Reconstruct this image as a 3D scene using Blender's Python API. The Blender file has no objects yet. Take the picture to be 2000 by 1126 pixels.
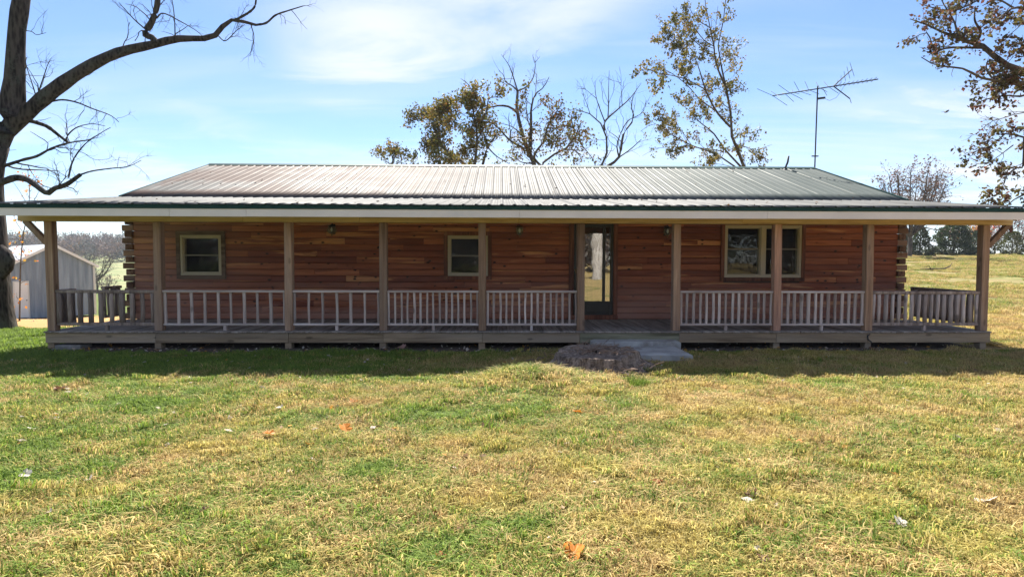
import bpy, bmesh, math, random
import numpy as np
from mathutils import Vector, Matrix, Euler

R = math.radians
scene = bpy.context.scene
col = scene.collection
rng = np.random.default_rng(7)
random.seed(7)

# ------------------------------------------------------------------ camera
W0, H0, F0 = 2000.0, 1126.0, 1100.0          # photograph size and focal length in its pixels
CAM = Vector((0.0, 0.0, 1.65))
YAW, PITCH, ROLL = R(1.2), R(2.86), R(0.15)
cam_d = bpy.data.cameras.new('camera')
cam_d.sensor_width = 36.0
cam_d.lens = F0 / W0 * 36.0
cam_d.clip_start = 0.05
cam_d.clip_end = 3000.0
cam = bpy.data.objects.new('camera', cam_d)
col.objects.link(cam)
cam.location = CAM
fw = Vector((math.sin(YAW) * math.cos(PITCH), math.cos(YAW) * math.cos(PITCH), -math.sin(PITCH)))
rt = Vector((math.cos(YAW), -math.sin(YAW), 0.0))
up = rt.cross(fw)
rt2 = rt * math.cos(ROLL) + up * math.sin(ROLL)
up2 = up * math.cos(ROLL) - rt * math.sin(ROLL)
cam.rotation_euler = Matrix((rt2, up2, -fw)).transposed().to_euler()
scene.camera = cam

def ray(px, py):
    return fw + rt2 * ((px - W0 / 2) / F0) + up2 * ((H0 / 2 - py) / F0)
def P(px, py, Y):
    """world point seen at a photograph pixel, at depth Y"""
    d = ray(px, py)
    return CAM + d * (Y / d.y)
def PX(px, Y, py=508):
    return P(px, py, Y).x
def PG(px, py, z=0.0):
    d = ray(px, py)
    return CAM + d * ((z - CAM.z) / d.z)

# ------------------------------------------------------------------ light
SUN_EL, SUN_AZ = R(50.0), R(-4.0)             # azimuth from +Y towards +X
sun_dir = Vector((math.sin(SUN_AZ) * math.cos(SUN_EL), math.cos(SUN_AZ) * math.cos(SUN_EL), math.sin(SUN_EL)))
sd = bpy.data.lights.new('sun', 'SUN')
sd.energy = 4.2
sd.angle = R(0.53)
sd.color = (1.0, 0.94, 0.84)
so = bpy.data.objects.new('sun', sd)
col.objects.link(so)
so.rotation_euler = sun_dir.to_track_quat('Z', 'Y').to_euler()

world = bpy.data.worlds.new('World')
scene.world = world
world.use_nodes = True
wn, wl = world.node_tree.nodes, world.node_tree.links
wn.clear()
w_out = wn.new('ShaderNodeOutputWorld')
w_bg = wn.new('ShaderNodeBackground')
w_bg.inputs['Strength'].default_value = 0.049
sky = wn.new('ShaderNodeTexSky')
sky.sky_type = 'NISHITA'
sky.sun_disc = False
sky.sun_elevation = SUN_EL
sky.sun_rotation = SUN_AZ
sky.altitude = 300
sky.air_density = 1.0
sky.dust_density = 0.15
sky.ozone_density = 3.0
# thin cirrus, on a flat layer high above
tc = wn.new('ShaderNodeTexCoord')
sep = wn.new('ShaderNodeSeparateXYZ')
wl.new(tc.outputs['Generated'], sep.inputs[0])
def wmath(op, a, b=None, clamp=False):
    n = wn.new('ShaderNodeMath'); n.operation = op; n.use_clamp = clamp
    for i, v in enumerate((a, b)):
        if v is None: continue
        if isinstance(v, (int, float)): n.inputs[i].default_value = v
        else: wl.new(v, n.inputs[i])
    return n.outputs[0]
zz = wmath('ADD', wmath('MAXIMUM', sep.outputs[2], 0.0), 0.10)
comb = wn.new('ShaderNodeCombineXYZ')
wl.new(wmath('DIVIDE', sep.outputs[0], zz), comb.inputs[0])
wl.new(wmath('DIVIDE', sep.outputs[1], zz), comb.inputs[1])
def wnoise(scale, detail, rough, dist, rotz, off, scl):
    mp = wn.new('ShaderNodeMapping')
    mp.inputs['Rotation'].default_value = (0, 0, rotz)
    mp.inputs['Location'].default_value = off
    mp.inputs['Scale'].default_value = scl
    wl.new(comb.outputs[0], mp.inputs[0])
    nz = wn.new('ShaderNodeTexNoise')
    nz.inputs['Scale'].default_value = scale
    nz.inputs['Detail'].default_value = detail
    nz.inputs['Roughness'].default_value = rough
    nz.inputs['Distortion'].default_value = dist
    wl.new(mp.outputs[0], nz.inputs['Vector'])
    return nz.outputs['Fac']
def wramp(v, a, b):
    m = wn.new('ShaderNodeMapRange'); m.interpolation_type = 'SMOOTHSTEP'
    m.inputs['From Min'].default_value = a; m.inputs['From Max'].default_value = b
    wl.new(v, m.inputs['Value']); return m.outputs[0]
c1 = wnoise(0.55, 2.0, 0.5, 0.2, R(10), (0.42, 1.3, 0), (1, 1, 1))      # where the cloud sheets lie
c2 = wnoise(1.0, 9.0, 0.60, 0.9, R(-32), (1.7, 5.2, 0), (0.7, 1.5, 1))   # their torn, streaky body
c3 = wnoise(0.8, 5.0, 0.6, 0.5, R(-12), (8.7, 1.2, 0), (0.25, 1.6, 1))   # faint high streaks
cmask = wmath('MULTIPLY', wramp(c1, 0.42, 0.60), wramp(c2, 0.37, 0.66))
cmask = wmath('MAXIMUM', wmath('MULTIPLY', cmask, 0.9), wmath('MULTIPLY', wramp(c3, 0.42, 0.72), 0.6))
wmix = wn.new('ShaderNodeMix'); wmix.data_type = 'RGBA'
wl.new(cmask, wmix.inputs[0])
wtint = wn.new('ShaderNodeMix'); wtint.data_type = 'RGBA'; wtint.blend_type = 'MULTIPLY'
wtint.inputs[0].default_value = 1.0
wl.new(sky.outputs[0], wtint.inputs[6])
wtint.inputs[7].default_value = (0.87, 0.92, 1.03, 1)
wl.new(wtint.outputs[2], wmix.inputs[6])
wmix.inputs[7].default_value = (6.0, 6.15, 6.4, 1)
wl.new(wmix.outputs[2], w_bg.inputs['Color'])
wl.new(w_bg.outputs[0], w_out.inputs['Surface'])

vs = scene.view_settings
vs.view_transform = 'Standard'
vs.look = 'None'
vs.gamma = 1.0
vs.exposure = 1.88
vs.use_curve_mapping = False
scene.render.engine = 'CYCLES'
cy = scene.cycles
cy.use_denoising = True
cy.max_bounces = 5
cy.diffuse_bounces = 2
cy.glossy_bounces = 3
cy.transmission_bounces = 4
cy.transparent_max_bounces = 8
cy.volume_bounces = 0
cy.sample_clamp_indirect = 6.0

# ------------------------------------------------------------------ helpers
def tag(o, label=None, cat=None, group=None, kind=None):
    if label: o['label'] = label
    if cat: o['category'] = cat
    if group: o['group'] = group
    if kind: o['kind'] = kind
    return o
def empty(name, loc=(0, 0, 0), rz=0.0):
    o = bpy.data.objects.new(name, None)
    o.empty_display_size = 0.2
    col.objects.link(o)
    o.location = loc
    o.rotation_euler = (0, 0, rz)
    return o
def link(name, me, parent=None, loc=None, rot=None, scl=None):
    o = bpy.data.objects.new(name, me)
    col.objects.link(o)
    if parent is not None: o.parent = parent
    if loc is not None: o.location = loc
    if rot is not None: o.rotation_euler = rot
    if scl is not None: o.scale = scl
    return o
def np_mesh(name, V, Fq, mat=None, smooth=False, colr=None):
    """V (n,3); Fq (m,k) array of equal-sized faces or a list of such arrays"""
    me = bpy.data.meshes.new(name)
    V = np.asarray(V, dtype=np.float32)
    arrs = Fq if isinstance(Fq, list) else [Fq]
    arrs = [np.asarray(a, dtype=np.int32) for a in arrs if len(a)]
    loops = np.concatenate([a.ravel() for a in arrs])
    tot = np.concatenate([np.full(len(a), a.shape[1], dtype=np.int32) for a in arrs])
    start = np.concatenate([[0], np.cumsum(tot)[:-1]]).astype(np.int32)
    me.vertices.add(len(V)); me.vertices.foreach_set('co', V.ravel())
    me.loops.add(len(loops)); me.loops.foreach_set('vertex_index', loops)
    me.polygons.add(len(tot)); me.polygons.foreach_set('loop_start', start)
    me.polygons.foreach_set('loop_total', tot)
    if smooth: me.polygons.foreach_set('use_smooth', np.ones(len(tot), dtype=bool))
    me.update(calc_edges=True)
    if colr is not None:
        ca = me.color_attributes.new('Col', 'FLOAT_COLOR', 'POINT')
        c4 = np.ones((len(V), 4), dtype=np.float32); c4[:, :3] = colr
        ca.data.foreach_set('color', c4.ravel())
    if mat: me.materials.append(mat)
    return me

class MB:
    """collects boxes, bars and tubes into one mesh"""
    def __init__(s): s.v = []; s.f = []
    def box(s, x0, x1, y0, y1, z0, z1):
        b = len(s.v)
        s.v += [(x0,y0,z0),(x1,y0,z0),(x1,y1,z0),(x0,y1,z0),(x0,y0,z1),(x1,y0,z1),(x1,y1,z1),(x0,y1,z1)]
        s.f += [(b,b+3,b+2,b+1),(b+4,b+5,b+6,b+7),(b,b+1,b+5,b+4),(b+1,b+2,b+6,b+5),(b+2,b+3,b+7,b+6),(b+3,b,b+4,b+7)]
        return s
    def bar(s, a, b_, w, h, upv=(0, 0, 1)):
        a, b_ = Vector(a), Vector(b_)
        d = (b_ - a).normalized(); u = Vector(upv)
        sx = d.cross(u).normalized(); sz = sx.cross(d).normalized()
        n = len(s.v)
        for p in (a, b_):
            for (i, j) in ((-1,-1),(1,-1),(1,1),(-1,1)):
                s.v.append(tuple(p + sx * (i * w / 2) + sz * (j * h / 2)))
        s.f += [(n,n+1,n+2,n+3),(n+7,n+6,n+5,n+4),(n,n+4,n+5,n+1),(n+1,n+5,n+6,n+2),(n+2,n+6,n+7,n+3),(n+3,n+7,n+4,n)]
        return s
    def tube(s, pts, rad, k=8, caps=True):
        pts = [Vector(p) for p in pts]
        if isinstance(rad, (int, float)): rad = [rad] * len(pts)
        n0 = len(s.v); pu = None
        for i, p in enumerate(pts):
            d = (pts[min(i+1, len(pts)-1)] - pts[max(i-1, 0)]).normalized()
            if pu is None:
                pu = Vector((0,0,1)) if abs(d.z) < 0.9 else Vector((1,0,0))
            sx = d.cross(pu).normalized(); sy = sx.cross(d).normalized(); pu = sy
            for j in range(k):
                a = 2 * math.pi * j / k
                s.v.append(tuple(p + (sx * math.cos(a) + sy * math.sin(a)) * rad[i]))
        for i in range(len(pts) - 1):
            for j in range(k):
                a = n0 + i*k + j; b = n0 + i*k + (j+1) % k
                s.f.append((a, b, b + k, a + k))
        if caps:
            s.f.append(tuple(n0 + j for j in reversed(range(k))))
            s.f.append(tuple(n0 + (len(pts)-1)*k + j for j in range(k)))
        return s
    def poly(s, pts, ext):
        """closed outline extruded by a vector"""
        n = len(pts); b = len(s.v); e = Vector(ext)
        s.v += [tuple(p) for p in pts] + [tuple(Vector(p) + e) for p in pts]
        s.f += [tuple(range(b, b+n)), tuple(reversed(range(b+n, b+2*n)))]
        for i in range(n):
            j = (i+1) % n
            s.f.append((b+i, b+n+i, b+n+j, b+j))
        return s
    def mesh(s, name, mat, bevel=0.0, smooth=False):
        me = bpy.data.meshes.new(name)
        me.from_pydata(s.v, [], s.f)
        bm = bmesh.new(); bm.from_mesh(me)
        bmesh.ops.recalc_face_normals(bm, faces=bm.faces)
        if bevel > 0:
            bmesh.ops.bevel(bm, geom=list(bm.edges), offset=bevel, segments=1, affect='EDGES', profile=0.5)
        bm.to_mesh(me); bm.free()
        if smooth:
            for p in me.polygons: p.use_smooth = True
        me.materials.append(mat)
        return me
    def build(s, name, mat, parent=None, bevel=0.0, smooth=False, loc=None, rot=None):
        return link(name, s.mesh(name, mat, bevel, smooth), parent, loc, rot)

def hash2(ix, iy, seed):
    h = (ix.astype(np.int64) * 374761393 + iy.astype(np.int64) * 668265263 + seed * 1442695041) & 0xffffffff
    h = ((h ^ (h >> 13)) * 1274126177) & 0xffffffff
    return ((h ^ (h >> 16)) & 0xffffff) / float(0xffffff)
def vnoise(x, y, seed=0):
    x = np.asarray(x, float); y = np.asarray(y, float)
    ix, iy = np.floor(x), np.floor(y); fx, fy = x - ix, y - iy
    fx = fx*fx*(3-2*fx); fy = fy*fy*(3-2*fy)
    a, b = hash2(ix, iy, seed), hash2(ix+1, iy, seed)
    c, d = hash2(ix, iy+1, seed), hash2(ix+1, iy+1, seed)
    return (a*(1-fx)+b*fx)*(1-fy) + (c*(1-fx)+d*fx)*fy
def fbm(x, y, seed=0, octv=4):
    s = 0; a = 0.5; t = 0
    for o in range(octv):
        s = s + a * vnoise(np.asarray(x)*2**o, np.asarray(y)*2**o, seed + o*17); t += a; a *= 0.55
    return s / t
def sstep(a, b, x):
    t = np.clip((np.asarray(x, float) - a) / (b - a), 0, 1)
    return t*t*(3-2*t)

# ------------------------------------------------------------------ materials
class NT:
    def __init__(s, name):
        s.m = bpy.data.materials.new(name); s.m.use_nodes = True
        s.t = s.m.node_tree; s.t.nodes.clear()
        s.out = s.t.nodes.new('ShaderNodeOutputMaterial')
    def n(s, typ, **kw):
        nd = s.t.nodes.new('ShaderNode' + typ)
        for k, v in kw.items(): setattr(nd, k, v)
        return nd
    def L(s, a, b): s.t.links.new(a, b)
    def set(s, sock, v):
        if hasattr(v, 'links'): s.L(v, sock)
        elif isinstance(v, (tuple, list)) and len(v) == 3 and sock.type == 'RGBA': sock.default_value = (*v, 1)
        else: sock.default_value = v
    def math(s, op, a, b=0.0, clamp=False):
        nd = s.n('Math', operation=op, use_clamp=clamp); s.set(nd.inputs[0], a); s.set(nd.inputs[1], b); return nd.outputs[0]
    def mix(s, fac, a, b, mode='MIX'):
        nd = s.n('Mix', data_type='RGBA', blend_type=mode); s.set(nd.inputs[0], fac); s.set(nd.inputs[6], a); s.set(nd.inputs[7], b); return nd.outputs[2]
    def rng(s, v, a, b, c=0.0, d=1.0, smooth=True):
        nd = s.n('MapRange'); nd.interpolation_type = 'SMOOTHSTEP' if smooth else 'LINEAR'
        s.set(nd.inputs['Value'], v)
        for k, q in zip(('From Min','From Max','To Min','To Max'), (a, b, c, d)): nd.inputs[k].default_value = q
        return nd.outputs[0]
    def pos(s, rand=0.0):
        g = s.n('NewGeometry').outputs['Position']
        if rand:
            oi = s.n('ObjectInfo').outputs['Random']
            v = s.n('VectorMath', operation='SCALE'); v.inputs[0].default_value = (rand, rand*0.7, rand*1.3); s.L(oi, v.inputs['Scale'])
            a = s.n('VectorMath', operation='ADD'); s.L(g, a.inputs[0]); s.L(v.outputs[0], a.inputs[1]); return a.outputs[0]
        return g
    def obj(s): return s.n('TexCoord').outputs['Object']
    def map(s, v, scale=(1,1,1), rot=(0,0,0), loc=(0,0,0)):
        mp = s.n('Mapping'); s.L(v, mp.inputs[0]); mp.inputs['Scale'].default_value = scale; mp.inputs['Rotation'].default_value = rot; mp.inputs['Location'].default_value = loc
        return mp.outputs[0]
    def noise(s, v, scale, detail=3.0, rough=0.55, dist=0.0):
        nz = s.n('TexNoise'); s.L(v, nz.inputs['Vector']); nz.inputs['Scale'].default_value = scale
        nz.inputs['Detail'].default_value = detail; nz.inputs['Roughness'].default_value = rough; nz.inputs['Distortion'].default_value = dist
        return nz.outputs['Fac']
    def vor(s, v, scale, feature='F1'):
        nz = s.n('TexVoronoi', feature=feature); s.L(v, nz.inputs['Vector']); nz.inputs['Scale'].default_value = scale
        return nz
    def bump(s, h, strength=0.3, dist=0.01):
        b = s.n('Bump'); s.L(h, b.inputs['Height']); b.inputs['Strength'].default_value = strength; b.inputs['Distance'].default_value = dist
        return b.outputs[0]
    def done(s, color, rough=0.7, metal=0.0, normal=None, spec=0.4, trans=0.0):
        b = s.n('BsdfPrincipled'); s.set(b.inputs['Base Color'], color); s.set(b.inputs['Roughness'], rough); s.set(b.inputs['Metallic'], metal)
        b.inputs['Specular IOR Level'].default_value = spec
        if normal is not None: s.L(normal, b.inputs['Normal'])
        sh = b.outputs[0]
        if trans:
            t = s.n('BsdfTranslucent'); s.set(t.inputs['Color'], color)
            mx = s.n('MixShader'); mx.inputs[0].default_value = trans; s.L(sh, mx.inputs[1]); s.L(t.outputs[0], mx.inputs[2]); sh = mx.outputs[0]
        s.L(sh, s.out.inputs['Surface'])
        return s.m

def wood(name, dark, mid, light, axis, knots=0.0, rough=0.75, vary=0.35, grey=None, bump=0.25, freq=1.0):
    t = NT(name); p = t.pos(37.0)
    sc = {'X': (0.55, 9, 9), 'Y': (9, 0.55, 9), 'Z': (9, 9, 0.55)}[axis]
    sc = tuple(q * freq for q in sc)
    n1 = t.noise(t.map(p, sc), 1.0, 4.0, 0.6, 0.6)
    n2 = t.noise(t.map(p, tuple(q*5 for q in sc)), 1.0, 3.0, 0.6, 0.2)
    c = t.mix(t.rng(n1, 0.30, 0.55), dark, mid)
    c = t.mix(t.rng(n1, 0.54, 0.70), c, light)
    c = t.mix(t.rng(n2, 0.35, 0.7, 0.0, 0.35), c, tuple(q*0.45 for q in dark))
    rnd = t.n('ObjectInfo').outputs['Random']
    if grey is not None:
        g = t.noise(t.map(p, tuple(q*0.35 for q in sc)), 1.0, 3.0, 0.6)
        c = t.mix(t.rng(g, 0.42, 0.66, 0.0, 0.85), c, grey)
    if knots:
        v = t.vor(t.map(p, {'X': (2.4, 6, 6), 'Y': (6, 2.4, 6), 'Z': (6, 6, 2.4)}[axis]), 1.0)
        kd = t.math('ADD', v.outputs['Distance'], t.math('MULTIPLY', t.noise(p, 30.0, 2.0), 0.10))
        k = t.rng(kd, 0.13, 0.26, knots, 0.0)
        cs = t.n('SeparateColor'); t.L(v.outputs['Color'], cs.inputs[0])
        k = t.math('MULTIPLY', k, t.rng(cs.outputs[0], 0.45, 0.6))
        c = t.mix(k, c, (0.012, 0.008, 0.007))
    br = t.math('ADD', t.math('MULTIPLY', rnd, vary*2), 1.0 - vary)
    vv = t.n('VectorMath', operation='SCALE'); t.L(c, vv.inputs[0]); t.L(br, vv.inputs['Scale'])
    nrm = t.bump(n2, bump, 0.004)
    return t.done(vv.outputs[0], rough, 0, nrm, 0.25)

def make_cedar():
    t = NT('cedar_log'); p = t.pos(53.0); w = t.pos()
    rnd = t.n('ObjectInfo').outputs['Random']
    n1 = t.noise(t.map(p, (0.42, 7.5, 7.5)), 1.0, 4.0, 0.55, 0.8)
    n2 = t.noise(t.map(p, (2.5, 60, 60)), 1.0, 3.0, 0.6, 0.2)
    red = t.mix(rnd, (0.23, 0.055, 0.028), (0.49, 0.155, 0.066))
    red = t.mix(t.rng(n1, 0.34, 0.58), t.mix(0.5, red, (0.095, 0.028, 0.020)), red)
    r2 = t.math('FRACT', t.math('MULTIPLY', rnd, 7.13))
    sapthr = t.math('SUBTRACT', 0.645, t.math('MULTIPLY', t.math('POWER', r2, 3.0), 0.22))
    c = t.mix(t.rng(t.math('SUBTRACT', n1, sapthr), -0.02, 0.07), red, (0.62, 0.27, 0.11))
    c = t.mix(t.rng(n2, 0.4, 0.7, 0.0, 0.4), c, (0.06, 0.02, 0.014))
    v = t.vor(t.map(p, (4.6, 0.0, 7.5)), 1.0)
    kd = t.math('ADD', v.outputs['Distance'], t.math('MULTIPLY', t.noise(p, 28.0, 2.0), 0.14))
    cs = t.n('SeparateColor'); t.L(v.outputs['Color'], cs.inputs[0])
    k = t.math('MULTIPLY', t.rng(kd, 0.17, 0.29, 0.97, 0.0), t.rng(cs.outputs[0], 0.42, 0.5))
    c = t.mix(k, c, (0.010, 0.007, 0.006))
    # bleaching: splash zone near the deck and the weathered end by the shed
    sx = t.n('SeparateXYZ'); t.L(w, sx.inputs[0])
    wn1 = t.noise(t.map(w, (0.5, 1, 2.2)), 1.0, 3.0, 0.6)
    low = t.math('MULTIPLY', t.rng(sx.outputs[2], 1.45, 0.45), t.rng(wn1, 0.30, 0.62))
    lef = t.math('MULTIPLY', t.rng(sx.outputs[0], -4.6, -7.6), 0.75)
    fade = t.math('MULTIPLY', t.math('MAXIMUM', low, lef), 0.62)
    c = t.mix(fade, c, t.mix(n2, (0.36, 0.185, 0.145), (0.50, 0.31, 0.25)))
    return t.done(c, t.rng(n2, 0.3, 0.7, 0.55, 0.8), 0, t.bump(n2, 0.35, 0.004), 0.3)

def make_roof_metal():
    t = NT('weathered_roof_metal'); w = t.pos()
    sx = t.n('SeparateXYZ'); t.L(w, sx.inputs[0])
    streak = t.noise(t.map(w, (4.0, 0.35, 0.35)), 1.0, 4.0, 0.6, 0.3)
    blot = t.noise(t.map(w, (0.32, 0.7, 0.7)), 1.0, 4.0, 0.6, 0.2)
    c = t.mix(t.rng(streak, 0.3, 0.7), (0.062, 0.064, 0.064), (0.132, 0.133, 0.131))
    # reddish oxide wash, strongest on the panels by the left gable
    rust = t.math('MULTIPLY', t.rng(t.math('ADD', blot, t.math('MULTIPLY', t.math('SUBTRACT', streak, 0.5), 0.35)), 0.33, 0.52), t.rng(sx.outputs[0], 1.0, -3.5))
    rust = t.math('MULTIPLY', rust, t.rng(sx.outputs[2], 3.04, 3.2))
    c = t.mix(t.math('MULTIPLY', rust, 0.88), c, t.mix(streak, (0.052, 0.029, 0.024), (0.09, 0.056, 0.048)))
    grn_refl = t.math('MULTIPLY', t.rng(sx.outputs[0], 1.5, 6.0), t.rng(sx.outputs[2], 3.04, 3.2))  # greenish reflection towards the right end, painted into the metal colour
    c = t.mix(t.math('MULTIPLY', grn_refl, 0.55), c, (0.06, 0.088, 0.082))
    sp = t.noise(w, 26.0, 3.0, 0.65)
    c = t.mix(t.rng(sp, 0.66, 0.74, 0.0, 0.6), c, (0.10, 0.085, 0.07))
    rough = t.rng(t.math('ADD', t.math('MULTIPLY', blot, 0.6), t.math('MULTIPLY', streak, 0.4)), 0.3, 0.7, 0.48, 0.62)
    return t.done(c, rough, 0.0, t.bump(streak, 0.08, 0.004), 0.035)

def plain(name, c, rough=0.6, metal=0.0, var=0.12, scale=3.0, dirt=None, bump=0.08, spec=0.4):
    t = NT(name); w = t.pos()
    n = t.noise(w, scale, 4.0, 0.6)
    cc = t.mix(t.rng(n, 0.3, 0.7), tuple(q*(1-var) for q in c), tuple(min(1, q*(1+var)) for q in c))
    if dirt is not None:
        d = t.noise(t.map(w, (1, 1, 1)), scale*0.6, 5.0, 0.65)
        cc = t.mix(t.rng(d, 0.52, 0.72, 0.0, 0.7), cc, dirt)
    f = t.noise(w, scale*18, 3.0, 0.6)
    return t.done(cc, t.math('ADD', t.math('MULTIPLY', n, 0.15), rough - 0.07), metal, t.bump(f, bump, 0.004), spec)

def bark(name, a, b, scale=6.0, lichen=None, strength=0.9):
    t = NT(name); w = t.pos()
    n = t.noise(t.map(w, (scale, scale, scale*0.28)), 1.0, 5.0, 0.65, 0.5)
    v = t.vor(t.map(w, (scale*2.2, scale*2.2, scale*0.5)), 1.0).outputs['Distance']
    h = t.math('ADD', n, t.math('MULTIPLY', v, 0.5))
    c = t.mix(t.rng(h, 0.45, 0.95), a, b)
    if lichen is not None:
        l = t.noise(w, 3.0, 5.0, 0.7)
        c = t.mix(t.rng(l, 0.5, 0.66, 0.0, 0.7), c, lichen)
    return t.done(c, 0.9, 0, t.bump(h, strength, 0.03), 0.15)

def leafmat(name, trans=0.45, rough=0.6):
    t = NT(name)
    a = t.n('VertexColor'); a.layer_name = 'Col'
    return t.done(a.outputs['Color'], rough, 0, None, 0.25, trans)

M = {}
M['cedar'] = make_cedar()
M['log_end'] = wood('log_end_grain', (0.11, 0.055, 0.035), (0.23, 0.12, 0.075), (0.32, 0.19, 0.13), 'X', 0.4, 0.85, 0.25, (0.27, 0.175, 0.14))
M['log_end_shaded'] = wood('log_end_shaded', (0.06, 0.03, 0.02), (0.17, 0.09, 0.06), (0.26, 0.15, 0.10), 'Y', 0.0, 0.85, 0.3)  # darker crossing ends: shade at the corners is put into the colour
M['cedar_trim'] = wood('cedar_trim', (0.09, 0.03, 0.02), (0.20, 0.078, 0.046), (0.32, 0.14, 0.075), 'Z', 0.5, 0.75, 0.3)
M['grey_trim'] = wood('grey_trim', (0.10, 0.065, 0.05), (0.21, 0.145, 0.11), (0.29, 0.21, 0.165), 'X', 0.4, 0.8, 0.2)
M['post'] = wood('post_wood', (0.17, 0.10, 0.065), (0.35, 0.215, 0.14), (0.46, 0.31, 0.21), 'Z', 0.4, 0.8, 0.26, (0.30, 0.225, 0.19))
M['post_pink'] = wood('post_wood_pink', (0.25, 0.13, 0.10), (0.48, 0.27, 0.19), (0.58, 0.38, 0.29), 'Z', 0.4, 0.75, 0.1)
M['beam'] = wood('beam_wood', (0.44, 0.29, 0.13), (0.58, 0.41, 0.20), (0.64, 0.47, 0.25), 'X', 0.0, 0.7, 0.08, bump=0.1)
M['rail'] = wood('rail_wood', (0.36, 0.28, 0.255), (0.60, 0.51, 0.48), (0.72, 0.65, 0.63), 'X', 0.25, 0.85, 0.14)
M['baluster'] = wood('baluster_wood', (0.32, 0.24, 0.215), (0.56, 0.47, 0.44), (0.72, 0.645, 0.62), 'Z', 0.5, 0.85, 0.22)
M['pole'] = wood('pole_wood', (0.18, 0.135, 0.115), (0.36, 0.28, 0.245), (0.48, 0.395, 0.355), 'Z', 0.5, 0.85, 0.28)
M['deck'] = wood('deck_wood', (0.16, 0.135, 0.115), (0.33, 0.285, 0.25), (0.44, 0.39, 0.355), 'Y', 0.3, 0.8, 0.22)
M['rim'] = wood('rim_wood', (0.19, 0.13, 0.08), (0.38, 0.28, 0.18), (0.48, 0.37, 0.26), 'X', 0.5, 0.85, 0.16, (0.31, 0.25, 0.19))
M['rim_moss'] = wood('rim_wood_moss', (0.13, 0.125, 0.08), (0.27, 0.255, 0.175), (0.35, 0.335, 0.24), 'X', 0.3, 0.85, 0.1)
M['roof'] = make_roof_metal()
M['green_trim'] = plain('green_trim', (0.016, 0.052, 0.05), 0.6, 0.0, 0.2, 2.0, spec=0.08)
M['fascia'] = plain('fascia_paint', (0.74, 0.675, 0.665), 0.55, 0.0, 0.06, 1.2, (0.64, 0.60, 0.60), 0.03)
M['soffit'] = plain('soffit_board', (0.42, 0.32, 0.2), 0.8, 0.0, 0.15, 2.0)
M['vinyl'] = plain('window_vinyl', (0.50, 0.425, 0.31), 0.5, 0.0, 0.05, 3.0, None, 0.02)
M['sash'] = plain('window_sash', (0.20, 0.18, 0.15), 0.5, 0.0, 0.05, 3.0, None, 0.02)
M['black'] = plain('black_door_metal', (0.017, 0.018, 0.02), 0.4, 0.0, 0.2, 4.0, None, 0.03)
M['brass'] = plain('old_brass', (0.22, 0.16, 0.07), 0.35, 0.9, 0.2, 20.0)
M['steel'] = plain('antenna_metal', (0.03, 0.03, 0.034), 0.6, 0.0, 0.2, 20.0)
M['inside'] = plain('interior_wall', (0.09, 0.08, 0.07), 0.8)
M['concrete'] = plain('concrete', (0.36, 0.355, 0.345), 0.9, 0.0, 0.22, 3.0, (0.15, 0.125, 0.10), 0.5)
M['block'] = plain('concrete_block', (0.25, 0.24, 0.22), 0.9, 0.0, 0.2, 6.0, (0.12, 0.10, 0.08), 0.5)
M['shed_roof'] = plain('shed_roof_metal', (0.62, 0.64, 0.65), 0.45, 0.3, 0.06, 1.0, None, 0.02)
M['white'] = plain('white_paint', (0.78, 0.79, 0.80), 0.5, 0.0, 0.04, 2.0, None, 0.02)
M['bark_walnut'] = bark('bark_walnut', (0.010, 0.008, 0.008), (0.075, 0.062, 0.055), 8.0, (0.085, 0.09, 0.075))
M['bark_far'] = bark('bark_far', (0.05, 0.042, 0.036), (0.125, 0.105, 0.09), 5.0)
M['bark_pale'] = bark('bark_pale', (0.16, 0.145, 0.13), (0.42, 0.39, 0.36), 6.0)
M['leaf'] = leafmat('autumn_leaf', 0.45)
M['needle'] = leafmat('cedar_needle', 0.2)
M['litter'] = leafmat('fallen_leaf', 0.25, 0.7)
M['wood_far'] = leafmat('far_wood', 0.1, 0.9)

def make_shed_wall():
    t = NT('shed_wall_metal'); w = t.obj()
    n = t.noise(t.map(w, (5.0, 5.0, 0.3)), 1.0, 4.0, 0.6, 0.2)
    b = t.noise(w, 0.7, 3.0, 0.5)
    c = t.mix(t.rng(n, 0.3, 0.72), (0.165, 0.215, 0.285), (0.30, 0.37, 0.46))
    c = t.mix(t.rng(b, 0.4, 0.7, 0, 0.4), c, (0.18, 0.23, 0.30))
    return t.done(c, 0.6, 0.1, None, 0.4)
M['shed_wall'] = make_shed_wall()

def make_glass(name, refl):
    t = NT(name)
    tr = t.n('BsdfTransparent'); tr.inputs[0].default_value = (0.85, 0.87, 0.86, 1)
    gl = t.n('BsdfGlossy'); gl.inputs['Roughness'].default_value = 0.012; gl.inputs[0].default_value = (1, 1, 1, 1)
    wob = t.noise(t.pos(), 1.6, 2.0, 0.5)
    t.L(t.bump(wob, 0.05, 0.05), gl.inputs['Normal'])
    fr = t.n('Fresnel'); fr.inputs['IOR'].default_value = 1.5
    f = t.math('ADD', t.math('MULTIPLY', fr.outputs[0], 0.6), refl, True)
    mx = t.n('MixShader'); t.L(f, mx.inputs[0]); t.L(tr.outputs[0], mx.inputs[1]); t.L(gl.outputs[0], mx.inputs[2])
    t.L(mx.outputs[0], t.out.inputs['Surface'])
    return t.m
M['glass'] = make_glass('window_glass', 0.0)
M['glass_door'] = make_glass('storm_door_glass', 0.20)
M['glass_lamp'] = make_glass('lamp_glass', 0.12)

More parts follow.
